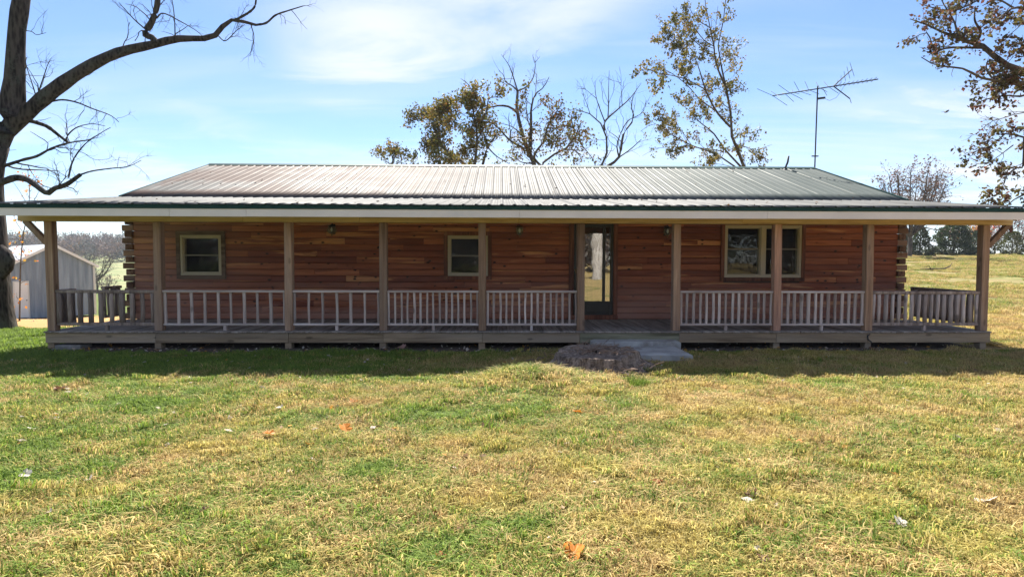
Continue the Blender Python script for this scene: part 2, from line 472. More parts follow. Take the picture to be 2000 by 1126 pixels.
# ------------------------------------------------------------------ ground
def mound(x, y):
    return (0.13*np.exp(-(((x-0.45)/0.62)**2 + ((y-7.45)/0.42)**2)) + 0.035*np.exp(-(((x-1.45)/0.75)**2 + ((y-8.0)/0.62)**2)))
ZL = (np.array([-400, 12.5, 16, 20, 32, 60, 110, 150, 250, 330, 450, 900]), np.array([0, 0, -.16, -.5, -1.70, -2.7, -3.7, -3.4, 0.9, 8.5, 11, 9]))
ZR = (np.array([-400, 12.5, 16, 25, 45, 60, 66, 75, 120, 400, 900]), np.array([0, 0, 0.08, .55, 1.72, 2.42, 2.5, 2.3, -1, -4, -4]))
def ground_z(x, y):
    x = np.asarray(x, float); y = np.asarray(y, float)
    t = sstep(-6.0, 3.0, x)
    z = np.interp(y, *ZL)*(1-t) + np.interp(y, *ZR)*t
    near = 1 - sstep(14, 40, np.abs(y) + np.maximum(np.abs(x)-12, 0))
    z = z + near*((fbm(x*0.55, y*0.55, 3, 3)-0.5)*0.045 + (fbm(x*2.3, y*2.3, 9, 3)-0.5)*0.026) + mound(x, y)
    rough = sstep(16, 28, y)*(1 - sstep(80, 140, y))
    z = z + rough*((fbm(x*0.9, y*0.9, 21, 3)-0.5)*0.16)
    return z
def greenness(x, y):
    """0 = straw, 1 = green turf"""
    g = 0.55*fbm(x*0.42 + 7.3, y*0.75 + 2.0, 31, 3) + 0.45*fbm(x*1.5, y*2.1, 57, 4)
    g = g - 0.011*np.asarray(x) + 0.03*sstep(7.0, 4.5, y) + 0.03*sstep(9.5, 7.2, y)*sstep(1.0, -5.0, x)
    return sstep(0.44, 0.60, g)

def axis(segs):
    out = [segs[0][0]]
    for a, b, st in segs:
        n = max(1, int(round((b-a)/st)))
        out += list(np.linspace(a, b, n+1)[1:])
    return np.array(out)
xs = axis([(-900,-200,100),(-200,-60,14),(-60,-20,2.5),(-20,-11,.5),(-11,11.5,.11),(11.5,22,.5),(22,60,2),(60,200,14),(200,900,100)])
ys = axis([(-400,-60,40),(-60,-4,3.5),(-4,2.4,.4),(2.4,10.4,.10),(10.4,16,.3),(16,70,1.1),(70,160,7),(160,460,15),(460,900,60)])
GX, GY = np.meshgrid(xs, ys)
GZ = ground_z(GX, GY)
V = np.stack([GX, GY, GZ], -1).reshape(-1, 3)
nx, ny = len(xs), len(ys)
ii = (np.arange(ny-1)[:, None]*nx + np.arange(nx-1)[None, :]).ravel()
Fg = np.stack([ii, ii+1, ii+nx+1, ii+nx], -1)
gcol = np.zeros((len(V), 3), dtype=np.float32)
gcol[:, 0] = greenness(V[:, 0], V[:, 1])
dirt = np.exp(-(((V[:,0]-1.5)/1.3)**2 + ((V[:,1]-8.0)/0.9)**2)) + np.exp(-(((V[:,0]+0.4)/1.0)**2 + ((V[:,1]-8.7)/0.45)**2))*0.9
dirt = np.maximum(dirt, ((V[:,1] > 10.15) & (V[:,1] < 21.5) & (V[:,0] > -8.3) & (V[:,0] < 9.3)) * 1.0)
gcol[:, 1] = np.clip(dirt * (0.4 + 1.2*fbm(V[:,0]*2, V[:,1]*2, 77, 3)), 0, 1)
far = sstep(70, 110, V[:,1])*sstep(-6, -14, V[:,0])
leafy = sstep(13.2, 14.4, V[:,1])*sstep(36, 33, V[:,1])*sstep(-8.5, -9.5, V[:,0])
gcol[:, 2] = np.clip(far + leafy, 0, 1)

def green_nodes(t, w):
    """where the turf is green (1) and where it has gone to straw (0), before thresholding"""
    a = t.noise(t.map(w, (0.42, 0.75, 0.0), loc=(7.3, 2.0, 0)), 1.0, 3.0, 0.55)
    b = t.noise(t.map(w, (1.7, 2.3, 0.0)), 1.0, 4.0, 0.6)
    sx = t.n('SeparateXYZ'); t.L(w, sx.inputs[0])
    g = t.math('ADD', t.math('MULTIPLY', a, 0.5), t.math('MULTIPLY', b, 0.5))
    g = t.math('SUBTRACT', g, t.math('MULTIPLY', t.math('MINIMUM', sx.outputs[0], 7.0), 0.009))
    sh = t.math('MULTIPLY', t.rng(sx.outputs[1], 7.2, 9.2), t.rng(sx.outputs[0], 1.5, -4.0, -0.04, 0.10))
    return t.math('ADD', g, sh)
def make_ground():
    t = NT('lawn_ground'); w = t.pos()
    a = t.n('VertexColor'); a.layer_name = 'Col'
    s = t.n('SeparateColor'); t.L(a.outputs['Color'], s.inputs[0])
    n = t.noise(w, 9.0, 5.0, 0.65); n2 = t.noise(w, 45.0, 3.0, 0.6); n3 = t.noise(t.map(w, (0.09, 0.22, 0.2)), 1.0, 4.0, 0.6)
    straw = t.mix(t.rng(n, 0.3, 0.7), (0.24, 0.165, 0.065), (0.40, 0.30, 0.135))
    green = t.mix(t.rng(n, 0.3, 0.7), (0.06, 0.088, 0.018), (0.13, 0.165, 0.04))
    c = t.mix(t.rng(green_nodes(t, w), 0.46, 0.56), straw, green)
    sx = t.n('SeparateXYZ'); t.L(w, sx.inputs[0])
    pas = t.mix(t.rng(n3, 0.36, 0.62), (0.25, 0.165, 0.095), (0.15, 0.175, 0.05))
    n4 = t.noise(t.map(w, (0.5, 1.3, 1.0)), 1.0, 5.0, 0.7)
    pas = t.mix(t.rng(n4, 0.42, 0.72, 0, 0.7), pas, (0.34, 0.27, 0.125))
    pf = t.math('MULTIPLY', t.rng(sx.outputs[1], 15.0, 19.0), t.rng(sx.outputs[0], 2.0, 6.0))
    c = t.mix(pf, c, pas)
    lit = t.mix(t.rng(n2, 0.35, 0.65), (0.30, 0.17, 0.065), (0.44, 0.29, 0.12))
    dis = t.mix(t.rng(n3, 0.35, 0.6), (0.145, 0.20, 0.085), (0.26, 0.255, 0.13))
    fl = t.rng(sx.outputs[1], 50.0, 75.0)
    c = t.mix(s.outputs[2], c, t.mix(fl, lit, dis))
    c = t.mix(t.rng(n2, 0.35, 0.7, 0.0, 0.35), c, (0.06, 0.05, 0.025))
    soil = t.mix(t.rng(n2, 0.3, 0.7), (0.05, 0.038, 0.03), (0.135, 0.105, 0.085))
    c = t.mix(t.rng(s.outputs[1], 0.35, 0.75), c, soil)
    h = t.math('ADD', t.math('MULTIPLY', n, 0.6), t.math('MULTIPLY', n2, 0.4))
    return t.done(c, 0.95, 0, t.bump(h, 0.8, 0.03), 0.1)
M['ground'] = make_ground()
ground = link('ground', np_mesh('ground', V, Fg, M['ground'], True, gcol))
tag(ground, kind='structure')

# ------------------------------------------------------------------ house
YE, YF, YW, YB, YRG = 9.94, 10.5, 12.6, 13.1, 17.13     # eave, post front, wall, change of pitch, ridge
ZD = 0.33                                               # deck top
ZE, ZB, ZRG = 2.617, 3.067, 4.46
XA, XZ = PX(235, YB, 388), PX(1772, YB, 395)            # gable edges of the roof
WA, WZ = PX(262, YW, 500), PX(1752, YW, 500)            # wall corners
house = empty('log_house', ((WA+WZ)/2, YW, 0))
tag(house, 'long low cedar log house with full-width front porch and ribbed metal roof', 'house')
HC = Vector(house.location)
def hpart(mb, name, mat, parent=None, **kw):
    """build in world coordinates, then hang under the house (or one of its parts)"""
    o = mb.build(name, mat, None, **kw)
    o.parent = parent or house
    if parent is None: o.matrix_parent_inverse = Matrix.Translation(-HC)
    return o
def hcopy(name, me, loc, parent=None, rot=None, scl=None):
    o = link(name, me, None, loc, rot, scl)
    o.parent = parent or house
    if parent is None: o.matrix_parent_inverse = Matrix.Translation(-HC)
    return o

# openings: x0, x1, z0, z1 in the wall plane
def opening(px0, px1, py0, py1):
    a, b = P(px0, py1, YW), P(px1, py0, YW)
    return (a.x, b.x, a.z, b.z)
W1 = opening(355, 433, 459, 537)
W2 = opening(875, 953, 460, 538.5)
W3 = opening(1413, 1565, 440, 541.5)
DR = opening(1120, 1197.5, 438, 614)
OPEN = [W1, W2, W3, (DR[0], DR[1], ZD-0.2, DR[3])]
WT = 0.15
ZTOP = 2.93
# backing wall: solid pieces around the openings, side and back walls
mb = MB()
xs_ = sorted({WA, WZ, *[o[0] for o in OPEN], *[o[1] for o in OPEN]})
for a, b in zip(xs_[:-1], xs_[1:]):
    zc = [(ZD-0.3, ZTOP)]
    for o in OPEN:
        if o[0] <= a + 1e-6 and b <= o[1] + 1e-6:
            zc = [(ZD-0.3, o[2]), (o[3], ZTOP)]
    for z0, z1 in zc:
        if z1 - z0 > 0.02: mb.box(a, b, YW+0.03, YW+WT, z0, z1)
YBK = 2*YRG - YW
mb.box(WA, WA+WT, YW+WT+0.002, YBK-WT-0.002, ZD-0.3, ZTOP)
mb.box(WZ-WT, WZ, YW+WT+0.002, YBK-WT-0.002, ZD-0.3, ZTOP)
mb.box(WA, WZ, YBK-WT, YBK, ZD-0.3, ZTOP)
for x in (WA, WZ-WT):
    mb.poly([(x, YW+0.2, ZTOP+0.002), (x, YBK-0.2, ZTOP+0.002), (x, YRG, ZRG-0.12)], (WT, 0, 0))
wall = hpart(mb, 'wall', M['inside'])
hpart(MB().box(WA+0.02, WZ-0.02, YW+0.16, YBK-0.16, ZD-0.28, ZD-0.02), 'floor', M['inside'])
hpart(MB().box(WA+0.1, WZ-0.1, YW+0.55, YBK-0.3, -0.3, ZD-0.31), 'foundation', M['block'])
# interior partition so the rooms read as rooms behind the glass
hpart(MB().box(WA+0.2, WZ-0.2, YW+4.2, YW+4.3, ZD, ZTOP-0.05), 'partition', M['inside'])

# cedar logs, piece by piece
CH = 0.1386
prof = [(-0.014, 0.0015), (-0.029, 0.008), (-0.034, 0.03), (-0.035, CH/2), (-0.034, CH-0.03), (-0.029, CH-0.008), (-0.014, CH-0.0015)]
mbl = MB()
mbl.poly([(0, y+0.034, z) for y, z in prof] + [(0, 0.036, CH-0.001), (0, 0.036, 0.001)], (1, 0, 0))
log_me = mbl.mesh('log', M['cedar'])
for p_ in log_me.polygons: p_.use_smooth = False
ncrs = int(math.ceil((ZTOP - ZD) / CH))
lr = random.Random(5)
for c in range(ncrs):
    z = ZD + c*CH
    spans = [(WA, WZ)]
    for o in OPEN:
        if z + CH - 0.02 > o[2] and z + 0.02 < o[3]:
            new = []
            for a, b in spans:
                if o[1] <= a or o[0] >= b: new.append((a, b)); continue
                if o[0] > a: new.append((a, o[0]))
                if o[1] < b: new.append((o[1], b))
            spans = new
    for a, b in spans:
        x = a
        while x < b - 1e-6:
            L = lr.choice((0.7, 1.1, 1.5, 1.9, 2.4)) * lr.uniform(0.8, 1.2)
            if b - x - L < 0.45: L = b - x
            L = min(L, b-x)
            hcopy('log', log_me, (x+0.002, YW - 0.004 + lr.uniform(-0.004, 0.004), z), wall, None, (L-0.004, 1, 1))
            x += L
# crossing log ends at both corners
end_a = MB().box(0, 1, 0, 0.14, 0.006, CH-0.006).mesh('log_end', M['log_end'], 0.012)
for side, xw, out in (('l', WA, -1), ('r', WZ, 1)):
    for c in range(ncrs):
        z = ZD + c*CH
        if c % 2 == 0:
            L = 0.24 + lr.uniform(-0.02, 0.02)
            x0 = xw - L if out < 0 else xw + 0.003
            hcopy('log_end', end_a, (x0, YW-0.005+lr.uniform(-.006, .006), z), wall, None, (L - 0.003, 1, 1))
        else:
            m_ = MB().box(0, 0.163, -0.055 + lr.uniform(-.015, .015), YBK-YW-.1, 0.002, CH-0.002).mesh('log_end', M['log_end_shaded'], 0.012)
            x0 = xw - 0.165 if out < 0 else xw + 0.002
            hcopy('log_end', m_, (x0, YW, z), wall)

# windows
def window(o, trim_mat, double=False, sash_at=0.5):
    x0, x1, z0, z1 = o
    t = 0.052
    f = MB()
    y0, y1 = YW-0.045, YW+0.09
    f.box(x0, x1, y0, y1, z0, z0+t).box(x0, x1, y0, y1, z1-t, z1)
    f.box(x0, x0+t, y0+.002, y1, z0+t, z1-t).box(x1-t, x1, y0+.002, y1, z0+t, z1-t)
    bays = [(x0+t, x1-t)]
    if double:
        xm = (x0+x1)/2
        f.box(xm-0.055, xm+0.055, y0-.004, y1, z0+t, z1-t)
        bays = [(x0+t, xm-0.055), (xm+0.055, x1-t)]
    fr = hpart(f, 'window', M['vinyl'], bevel=0.004)
    # inner lip of each bay, sash rail and panes
    for a, b in bays:
        g = MB()
        q = 0.022
        g.box(a, b, y0+.03, y1, z0+t, z0+t+q).box(a, b, y0+.03, y1, z1-t-q, z1-t)
        g.box(a, a+q, y0+.031, y1, z0+t+q, z1-t-q).box(b-q, b, y0+.031, y1, z0+t+q, z1-t-q)
        hpart(g, 'sash_frame', M['vinyl'], fr)
        zm = z0 + (z1-z0)*sash_at
        hpart(MB().box(a+q, b-q, y0+.045, y1-.02, zm-0.016, zm+0.016), 'sash_rail', M['sash'], fr)
        hpart(MB().box(a+q+.002, b-q-.002, YW+0.018, YW+0.024, z0+t+q+.002, zm-0.018), 'pane', M['glass'], fr)
        hpart(MB().box(a+q+.002, b-q-.002, YW+0.030, YW+0.036, zm+0.018, z1-t-q-.002), 'pane', M['glass'], fr)
    # wooden casing around the window
    k = 0.085
    for name, bx in (('casing', (x0-k, x1+k, z0-k, z0-.002)), ('casing', (x0-k, x1+k, z1+.002, min(z1+k, ZTOP))), ('casing', (x0-k, x0-.002, z0, z1)), ('casing', (x1+.002, x1+k, z0, z1))):
        hpart(MB().box(bx[0], bx[1], YW-0.055, YW+0.02, bx[2], bx[3]), name, trim_mat, fr, bevel=0.004)
window(W1, M['grey_trim'])
window(W2, M['cedar_trim'])
window(W3, M['cedar_trim'], True, 0.545)

# storm door and the wooden door behind it
x0, x1, z0, z1 = DR
def dx(px): return PX(px, YW, 520)
sdoor = hpart(MB().box(x0, dx(1128), YW-.06, YW, z0, z1).box(dx(1191), x1, YW-.06, YW, z0, z1)
      .box(dx(1128), dx(1191), YW-.06, YW, z1-0.075, z1).box(dx(1128), dx(1191), YW-.058, YW, z0, P(1160, 588, YW).z)
      .box(dx(1176), dx(1181.5), YW-.058, YW, P(1160, 588, YW).z, z1-0.075), 'storm_door', M['black'], bevel=0.004)
zg = P(1160, 587.5, YW).z
hpart(MB().box(dx(1128)+.002, dx(1176)-.002, YW-.034, YW-.028, zg, z1-.077), 'pane', M['glass_door'], sdoor)
hpart(MB().box(dx(1181.5)+.002, dx(1191)-.002, YW-.034, YW-.028, zg, z1-.077), 'pane', M['glass_door'], sdoor)
hpart(MB().box(dx(1128)+.03, dx(1191)-.03, YW-.070, YW-.059, z0+.06, zg-.09), 'kick_panel', M['black'], sdoor, bevel=0.006)
zh = P(1123, 527, YW).z
hpart(MB().tube([(dx(1123), YW-.06, zh), (dx(1123), YW-.10, zh), (dx(1123)+.01, YW-.105, zh-.07)], 0.012, 8).tube([(dx(1123), YW-.06, zh+.0), (dx(1123), YW-.066, zh)], 0.028, 12), 'handle', M['brass'], sdoor, smooth=True)
for px0, px1 in ((1111, 1120), (1197.5, 1206)):
    hpart(MB().box(dx(px0), dx(px1)-.002, YW-.055, YW+.02, z0, min(z1+.09, ZTOP)), 'door_casing', M['cedar_trim'], bevel=0.005)
hpart(MB().box(dx(1120), dx(1197.5), YW-.054, YW+.02, z1+.002, z1+.09), 'door_casing', M['cedar_trim'], bevel=0.005)
hpart(MB().box(dx(1111), dx(1206), YW-.11, YW+.05, ZD+.002, z0-.003), 'threshold', M['cedar_trim'], bevel=0.006)
dz = P(1160, 461, YW).z
ed = MB().box(dx(1126), dx(1180), YW+.05, YW+.09, z0, dz-.01)
edoor = hpart(ed, 'entry_door', M['cedar_trim'])
arc = [(dx(1151)+.0, YW+.052, dz-.005)]
n_a = 12; xc, rr = (dx(1144)+dx(1176))/2, (dx(1172)-dx(1148))/2
hdr = MB().box(dx(1126), dx(1180), YW+.07, YW+.1, dz-.008, z1)
hpart(hdr, 'door_header', M['cedar_trim'], edoor)
fan = [(xc + rr*math.cos(math.pi*i/n_a), YW+.062, dz-.004 + rr*1.05*math.sin(math.pi*i/n_a)) for i in range(n_a+1)]
hpart(MB().poly(fan, (0, .006, 0)), 'fanlight', M['black'], edoor)
hpart(MB().box(dx(1182), dx(1190), YW+.05, YW+.09, z0, z1), 'sidelight_panel', M['cedar_trim'], edoor)

# deck boards run from the wall to the front edge
DXA, DXZ = PX(87, YF-0.06, 650), PX(1936, YF-0.06, 650)
bw = 0.1405
nb = int((DXZ - DXA) / bw)
bw = (DXZ - DXA) / nb
deck = MB()
for i in range(int((DXZ-DXA)/0.61)+1):
    x = DXA + 0.06 + i*0.61
    if x < DXZ-0.05: deck.box(x, x+0.04, YF+0.01, YW-0.06, ZD-0.215, ZD-0.031)
deck.box(DXA+.03, DXZ-.03, YW-0.055, YW-0.038, ZD-0.215, ZD-0.031)
deck = hpart(deck, 'deck', M['rim'])
bme = MB().box(0.0025, bw-0.0025, YF-0.085, YW-0.036, -0.028, 0).mesh('deck_board', M['deck'], 0.004)
for i in range(nb):
    hcopy('deck_board', bme, (DXA+i*bw, lr.uniform(-.012, .012), ZD + lr.uniform(-.003, .002)), deck)
# front rim boards, butted where the photograph shows joints
jt = [87, 303, 563, 748, 942, 1133, 1327, 1517, 1695, 1936]
for i in range(len(jt)-1):
    a, b = PX(jt[i], YF-.06, 650), PX(jt[i+1], YF-.06, 650)
    hpart(MB().box(a+.003, b-.003, YF-0.05 - 0.004*(i % 2), YF-0.012, ZD-0.215, ZD-0.032), 'rim_board', M['rim_moss'] if i == 5 else M['rim'], bevel=0.004)
for x in (DXA+.002, DXZ-.04):
    hpart(MB().box(x, x+.038, YF-.008, YW-0.06, ZD-0.213, ZD-0.033), 'rim_board', M['rim'], bevel=0.004)

# posts, the stubs below the deck, beam, knee braces
post_px = [(85.5, 99.5, 92.5, 107), (300.5, 315.5, 301.5, 316), (556, 570, 556.5, 570.5), (741, 755, 741.5, 755.5), (935, 948, 935.5, 948.5), (1126.5, 1142, 1127, 1142), (1314, 1330, 1313.5, 1329), (1512, 1526.5, 1511, 1525), (1691, 1706, 1689.5, 1704.5), (1918.5, 1933, 1914.5, 1929.5)]
ZBM = P(1000, 435.2, YF).z
PWID = 0.14
post_x = []
for i, (a, b, c_, d) in enumerate(post_px):
    xt = (PX(a, YF, 440) + PX(b, YF, 440))/2; xb = (PX(c_, YF, 640) + PX(d, YF, 640))/2
    xt = xb + (xt-xb)*0.5
    post_x.append(xb)
    m_ = M['post_pink'] if i == 7 else M['post']
    q = PWID/2
    mbp = MB()
    mbp.v = [(xb-q,YF,ZD+.001),(xb+q,YF,ZD+.001),(xb+q,YF+PWID,ZD+.001),(xb-q,YF+PWID,ZD+.001),(xt-q,YF,ZBM-.002),(xt+q,YF,ZBM-.002),(xt+q,YF+PWID,ZBM-.002),(xt-q,YF+PWID,ZBM-.002)]
    mbp.f = [(0,3,2,1),(4,5,6,7),(0,1,5,4),(1,2,6,5),(2,3,7,6),(3,0,4,7)]
    hpart(mbp, 'post', m_, bevel=0.008)
    gz = float(ground_z(xb, YF))
    hpart(MB().box(xb-q, xb+q-.02, YF-.006, YF+PWID, gz-.12, ZD-.217), 'pier', M['rim'], bevel=0.006)
    # second row of piers under the deck
    if i in (0, 2, 5, 7, 9):
        hpart(MB().box(xb-q*1.6, xb+q*1.6, YF+1.2, YF+1.5, -.1, ZD-.217), 'pier', M['block'], bevel=0.006)
BXA, BXZ = PX(35, YF, 430), PX(1978, YF, 438)
splits = [35, 475, 702, 1013, 1450, 1978]
beam = MB()
for i in range(len(splits)-1):
    a, b = PX(splits[i], YF, 433), PX(splits[i+1], YF, 436)
    hpart(MB().box(a+.002, b-.002, YF-.012 - .003*(i % 2), YF+PWID+.01, ZBM, ZBM+.165), 'beam', M['beam'], bevel=0.004)
for s, xb in ((-1, post_x[0]), (1, post_x[-1])):
    hpart(MB().bar((xb + s*.06, YF+.07, ZBM-.40), (xb + s*.44, YF+.07, ZBM+.01), 0.09, 0.09, (0, 1, 0)), 'knee_brace', M['post'], bevel=0.005)

# porch ceiling joists and boards
slope_p = (ZB-ZE)/(YB-YE)
ce = MB()
th = 0.10
ce.poly([(XA+.06, YE+.06, ZE-.05), (XA+.06, YB+.2, ZB-.05+.2*slope_p), (XA+.06, YB+.2, ZB-.13+.2*slope_p), (XA+.06, YE+.06, ZE-.13)], (XZ-XA-.12, 0, 0))
hpart(ce, 'porch_ceiling', M['soffit'])
# fascia and green drip edge
zf0, zf1 = P(1000, 424.8, YE).z, P(1000, 409.8, YE).z
fs = [-40, 330, 480, 1015, 1500, 2060]
for i in range(len(fs)-1):
    a = max(XA, PX(fs[i], YE, 415)); b = min(XZ, PX(fs[i+1], YE, 418))
    hpart(MB().box(a+.0015, b-.0015, YE+.012, YE+.05, zf0 - .002*(i % 2), zf1), 'fascia', M['fascia'], bevel=0.002)
hpart(MB().box(XA+.002, XZ-.002, YE-.004, YE+.055, zf1+.001, ZE-.014), 'eave_trim', M['green_trim'], bevel=0.003)
for x in (XA+.002, XZ-.042):
    hpart(MB().poly([(x, YE+.056, zf0+.01), (x, YB, zf0+.01+(YB-YE)*slope_p), (x, YB, ZB-.052), (x, YE+.056, ZE-.06)], (.04, 0, 0)), 'fascia', M['fascia'])
# roof structure and panels
slope_m = (ZRG-ZB)/(YRG-YB)
rf = MB()
rf.poly([(XA+.03, YB+.01, ZB-.06), (XA+.03, YRG, ZRG-.06), (XA+.03, 2*YRG-YB, ZB-.06), (XA+.03, 2*YRG-YB, ZB-.14), (XA+.03, YRG, ZRG-.14), (XA+.03, YB+.01, ZB-.14)], (XZ-XA-.06, 0, 0))
roof = hpart(rf, 'roof', M['soffit'])
def panel_mesh(name, width, nr, length, slope, thick_lip=True):
    """ribbed sheet: runs up the slope from y=0 to y=length (horizontal), ribs every width/nr"""
    pr = []
    pitch = width/nr
    for i in range(nr):
        c0 = i*pitch
        pr += [(c0, 0.0), (c0+.026, .021), (c0+.046, .021), (c0+.072, 0.0), (c0+.118, 0), (c0+.123, .004), (c0+.135, .004), (c0+.14, 0), (c0+.165, 0), (c0+.17, .004), (c0+.182, .004), (c0+.187, 0)]
    pr.append((width, 0.0))
    n = len(pr); ny_ = 6
    V = []
    for j in range(ny_+1):
        y = length*j/ny_
        for (x, z) in pr: V.append((x, y, z + y*slope))
    Fq = []
    for j in range(ny_):
        for i in range(n-1):
            a = j*n+i; Fq.append((a, a+1, a+n+1, a+n))
    b0 = len(V)
    for (x, z) in pr: V.append((x, 0.001, z - 0.006))
    for i in range(n-1): Fq.append((b0+i, b0+i+1, i+1, i))
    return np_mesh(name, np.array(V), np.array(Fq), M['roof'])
npan = 20
pw = (XZ-XA)/npan
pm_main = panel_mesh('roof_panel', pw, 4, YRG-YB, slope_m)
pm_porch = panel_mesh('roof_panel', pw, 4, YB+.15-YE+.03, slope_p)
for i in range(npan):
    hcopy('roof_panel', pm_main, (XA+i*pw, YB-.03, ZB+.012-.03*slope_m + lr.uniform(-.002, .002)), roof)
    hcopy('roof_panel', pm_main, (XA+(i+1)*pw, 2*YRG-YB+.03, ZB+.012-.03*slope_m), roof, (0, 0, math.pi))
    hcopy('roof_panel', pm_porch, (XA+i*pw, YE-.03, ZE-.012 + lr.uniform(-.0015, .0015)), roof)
rc = MB()
rc.poly([(XA-.01, YRG-.17, ZRG-.17*slope_m+.036), (XA-.01, YRG, ZRG+.052), (XA-.01, YRG+.17, ZRG-.17*slope_m+.036), (XA-.01, YRG+.17, ZRG-.17*slope_m+.022), (XA-.01, YRG, ZRG+.034), (XA-.01, YRG-.17, ZRG-.17*slope_m+.022)], (XZ-XA+.02, 0, 0))
hpart(rc, 'ridge_cap', M['green_trim'])
for x in (XA-.02, XZ-.02):
    for s in (-1, 1):
        yb = YRG + s*(YRG-YB+.03)
        rk = MB().poly([(x, yb, ZB+.03), (x, YRG+s*.02, ZRG+.03), (x, YRG+s*.02, ZRG-.10), (x, yb, ZB-.10)], (.045, 0, 0))
        hpart(rk, 'rake_trim', M['green_trim'])
# vent pipe near the right end of the ridge
vb = P(1533, 331, YRG-.25)
hpart(MB().tube([(vb.x, vb.y, vb.z-.15), (vb.x, vb.y, vb.z+.02), (vb.x+.08, vb.y, vb.z+.22), (vb.x+.10, vb.y, vb.z+.40)], .028, 10).tube([(vb.x, vb.y, vb.z-.06), (vb.x, vb.y, vb.z+.02)], [.09, .035], 10), 'vent_pipe', M['steel'], smooth=True)

# railings
ZRT, ZRB = P(1000, 567.5, YF).z, P(1000, 636, YF).z
def railing(pa, pb, n, thick, round_, seed, foot=True, mat='baluster'):
    """pa, pb: ends (x, y) in plan"""
    r_ = random.Random(seed)
    a = Vector((pa[0], pa[1], 0)); b = Vector((pb[0], pb[1], 0)); d = (b-a); L = d.length; d.normalize()
    h = 0.04 if not round_ else 0.055
    rl = MB()
    rl.bar(a + Vector((0,0,ZRT-h/2)), b + Vector((0,0,ZRT-h/2)), 0.085, h)
    rl.bar(a + Vector((0,0,ZRB+h/2)), b + Vector((0,0,ZRB+h/2)), 0.06, h)
    rail = hpart(rl, 'railing', M['pole'] if round_ else M['rail'], bevel=0.006)
    for i in range(n):
        t = (i + 0.5*thick/ (L/n)) / (n-1+thick/(L/n)) if n > 1 else 0.5
        p = a + d * (thick*0.55 + (L - 1.1*thick) * i/(n-1))
        p = p + d * r_.uniform(-.008, .008)
        zb, zt = ZRB+h+.0008, ZRT-h-.0008
        q = thick/2 * r_.uniform(0.85, 1.15)
        m_ = MB()
        if round_:
            off = [Vector((r_.uniform(-.006,.006), r_.uniform(-.006,.006), 0)) for _ in range(4)]
            m_.tube([p + off[k] + Vector((0,0,zb+(zt-zb)*k/3)) for k in range(4)], [q*r_.uniform(.92,1.08) for _ in range(4)], 9)
        else:
            m_.tube([p + Vector((0,0,zb)), p + Vector((r_.uniform(-.006,.006), 0, (zb+zt)/2)), p + Vector((r_.uniform(-.005,.005), 0, zt))], [q*1.1, q, q*1.1], 6)
        hpart(m_, 'baluster', M[mat], rail, smooth=round_)
    if foot:
        p = (a+b)/2
        hpart(MB().box(p.x-.025, p.x+.025, p.y-.025, p.y+.025, ZD+.001, ZRB-.001), 'rail_foot', M[mat], rail)
    return rail
YRL = YF + 0.07
g = PWID/2 + .002
def bay(i, j): return (post_x[i]+g, YRL), (post_x[j]-g, YRL)
railing(*bay(0, 1), 10, 0.085, True, 1, True, 'pole')
railing(*bay(1, 2), 10, 0.05, False, 2)
railing(*bay(2, 3), 7, 0.048, False, 3)
railing(*bay(3, 4), 15, 0.042, False, 4)
railing(*bay(4, 5), 15, 0.042, False, 5)
railing(*bay(6, 7), 15, 0.046, False, 6)
railing(*bay(7, 8), 13, 0.056, False, 7)
railing(*bay(8, 9), 17, 0.068, True, 8, True, 'baluster')
railing((post_x[-1], YF+PWID+.004), (post_x[-1], YW-.18), 17, 0.07, True, 9, False, 'pole')
railing((post_x[0], YF+PWID+.004), (post_x[0], YF+.60), 5, 0.07, True, 10, False, 'pole')
railing((post_x[0], YW-.72), (post_x[0], YW-.18), 5, 0.07, True, 11, False, 'pole')

# wall lanterns
def lantern(px, py, label, clear):
    p = P(px, py, YW-.14)
    t = empty('wall_lantern', (p.x, YW-.02, p.z-.12))
    tag(t, label, 'lantern', 'porch wall lanterns')
    def lp(mb, name, mat, par=None, **kw):
        return mb.build(name, mat, par or t, **kw)
    lp(MB().box(-.05, .05, -.035, -.021, .02, .24), 'back_plate', M['black'], bevel=0.006)
    lp(MB().tube([(0, -.03, .20), (0, -.08, .25), (0, -.12, .23)], .011, 8), 'arm', M['black'], smooth=True)
    k = 10
    bulge = [.05, .085, .10, .085, .045] if clear else [.062, .072, .074, .070, .05]
    cage = lp(MB().tube([(0, -.12, .235), (0, -.12, .21), (0, -.12, .185), (0, -.12, .178)], [.012, .05, .082, .082], 12), 'cap', M['brass'] if not clear else M['black'], smooth=True)
    lp(MB().tube([(0, -.12, .178-.036*i) for i in range(5)], bulge, 12, False), 'globe', M['glass_lamp'], smooth=True)
    lp(MB().tube([(0, -.12, .17), (0, -.12, .12), (0, -.12, .07)], [.014, .026, .012], 8), 'bulb', M['white'], smooth=True)
    for j in range(4):
        a = j*math.pi/2 + .4
        lp(MB().tube([(bulge[i]*1.06*math.cos(a), -.12+bulge[i]*1.06*math.sin(a), .178-.036*i) for i in range(5)], .005, 5), 'cage_bar', M['brass'])
    lp(MB().tube([(0, -.12, .034), (0, -.12, .02), (0, -.12, -.03)], [.05, .02, .006], 10), 'finial', M['brass'], smooth=True)
lantern(648, 448, 'round caged brass lantern on the log wall between the two small square windows', True)
lantern(1015, 450, 'slim pale-capped glass lantern on the log wall between the small window and the glass door', False)
lantern(1304, 451, 'caged lantern on the log wall between the glass door and the wide double window', True)

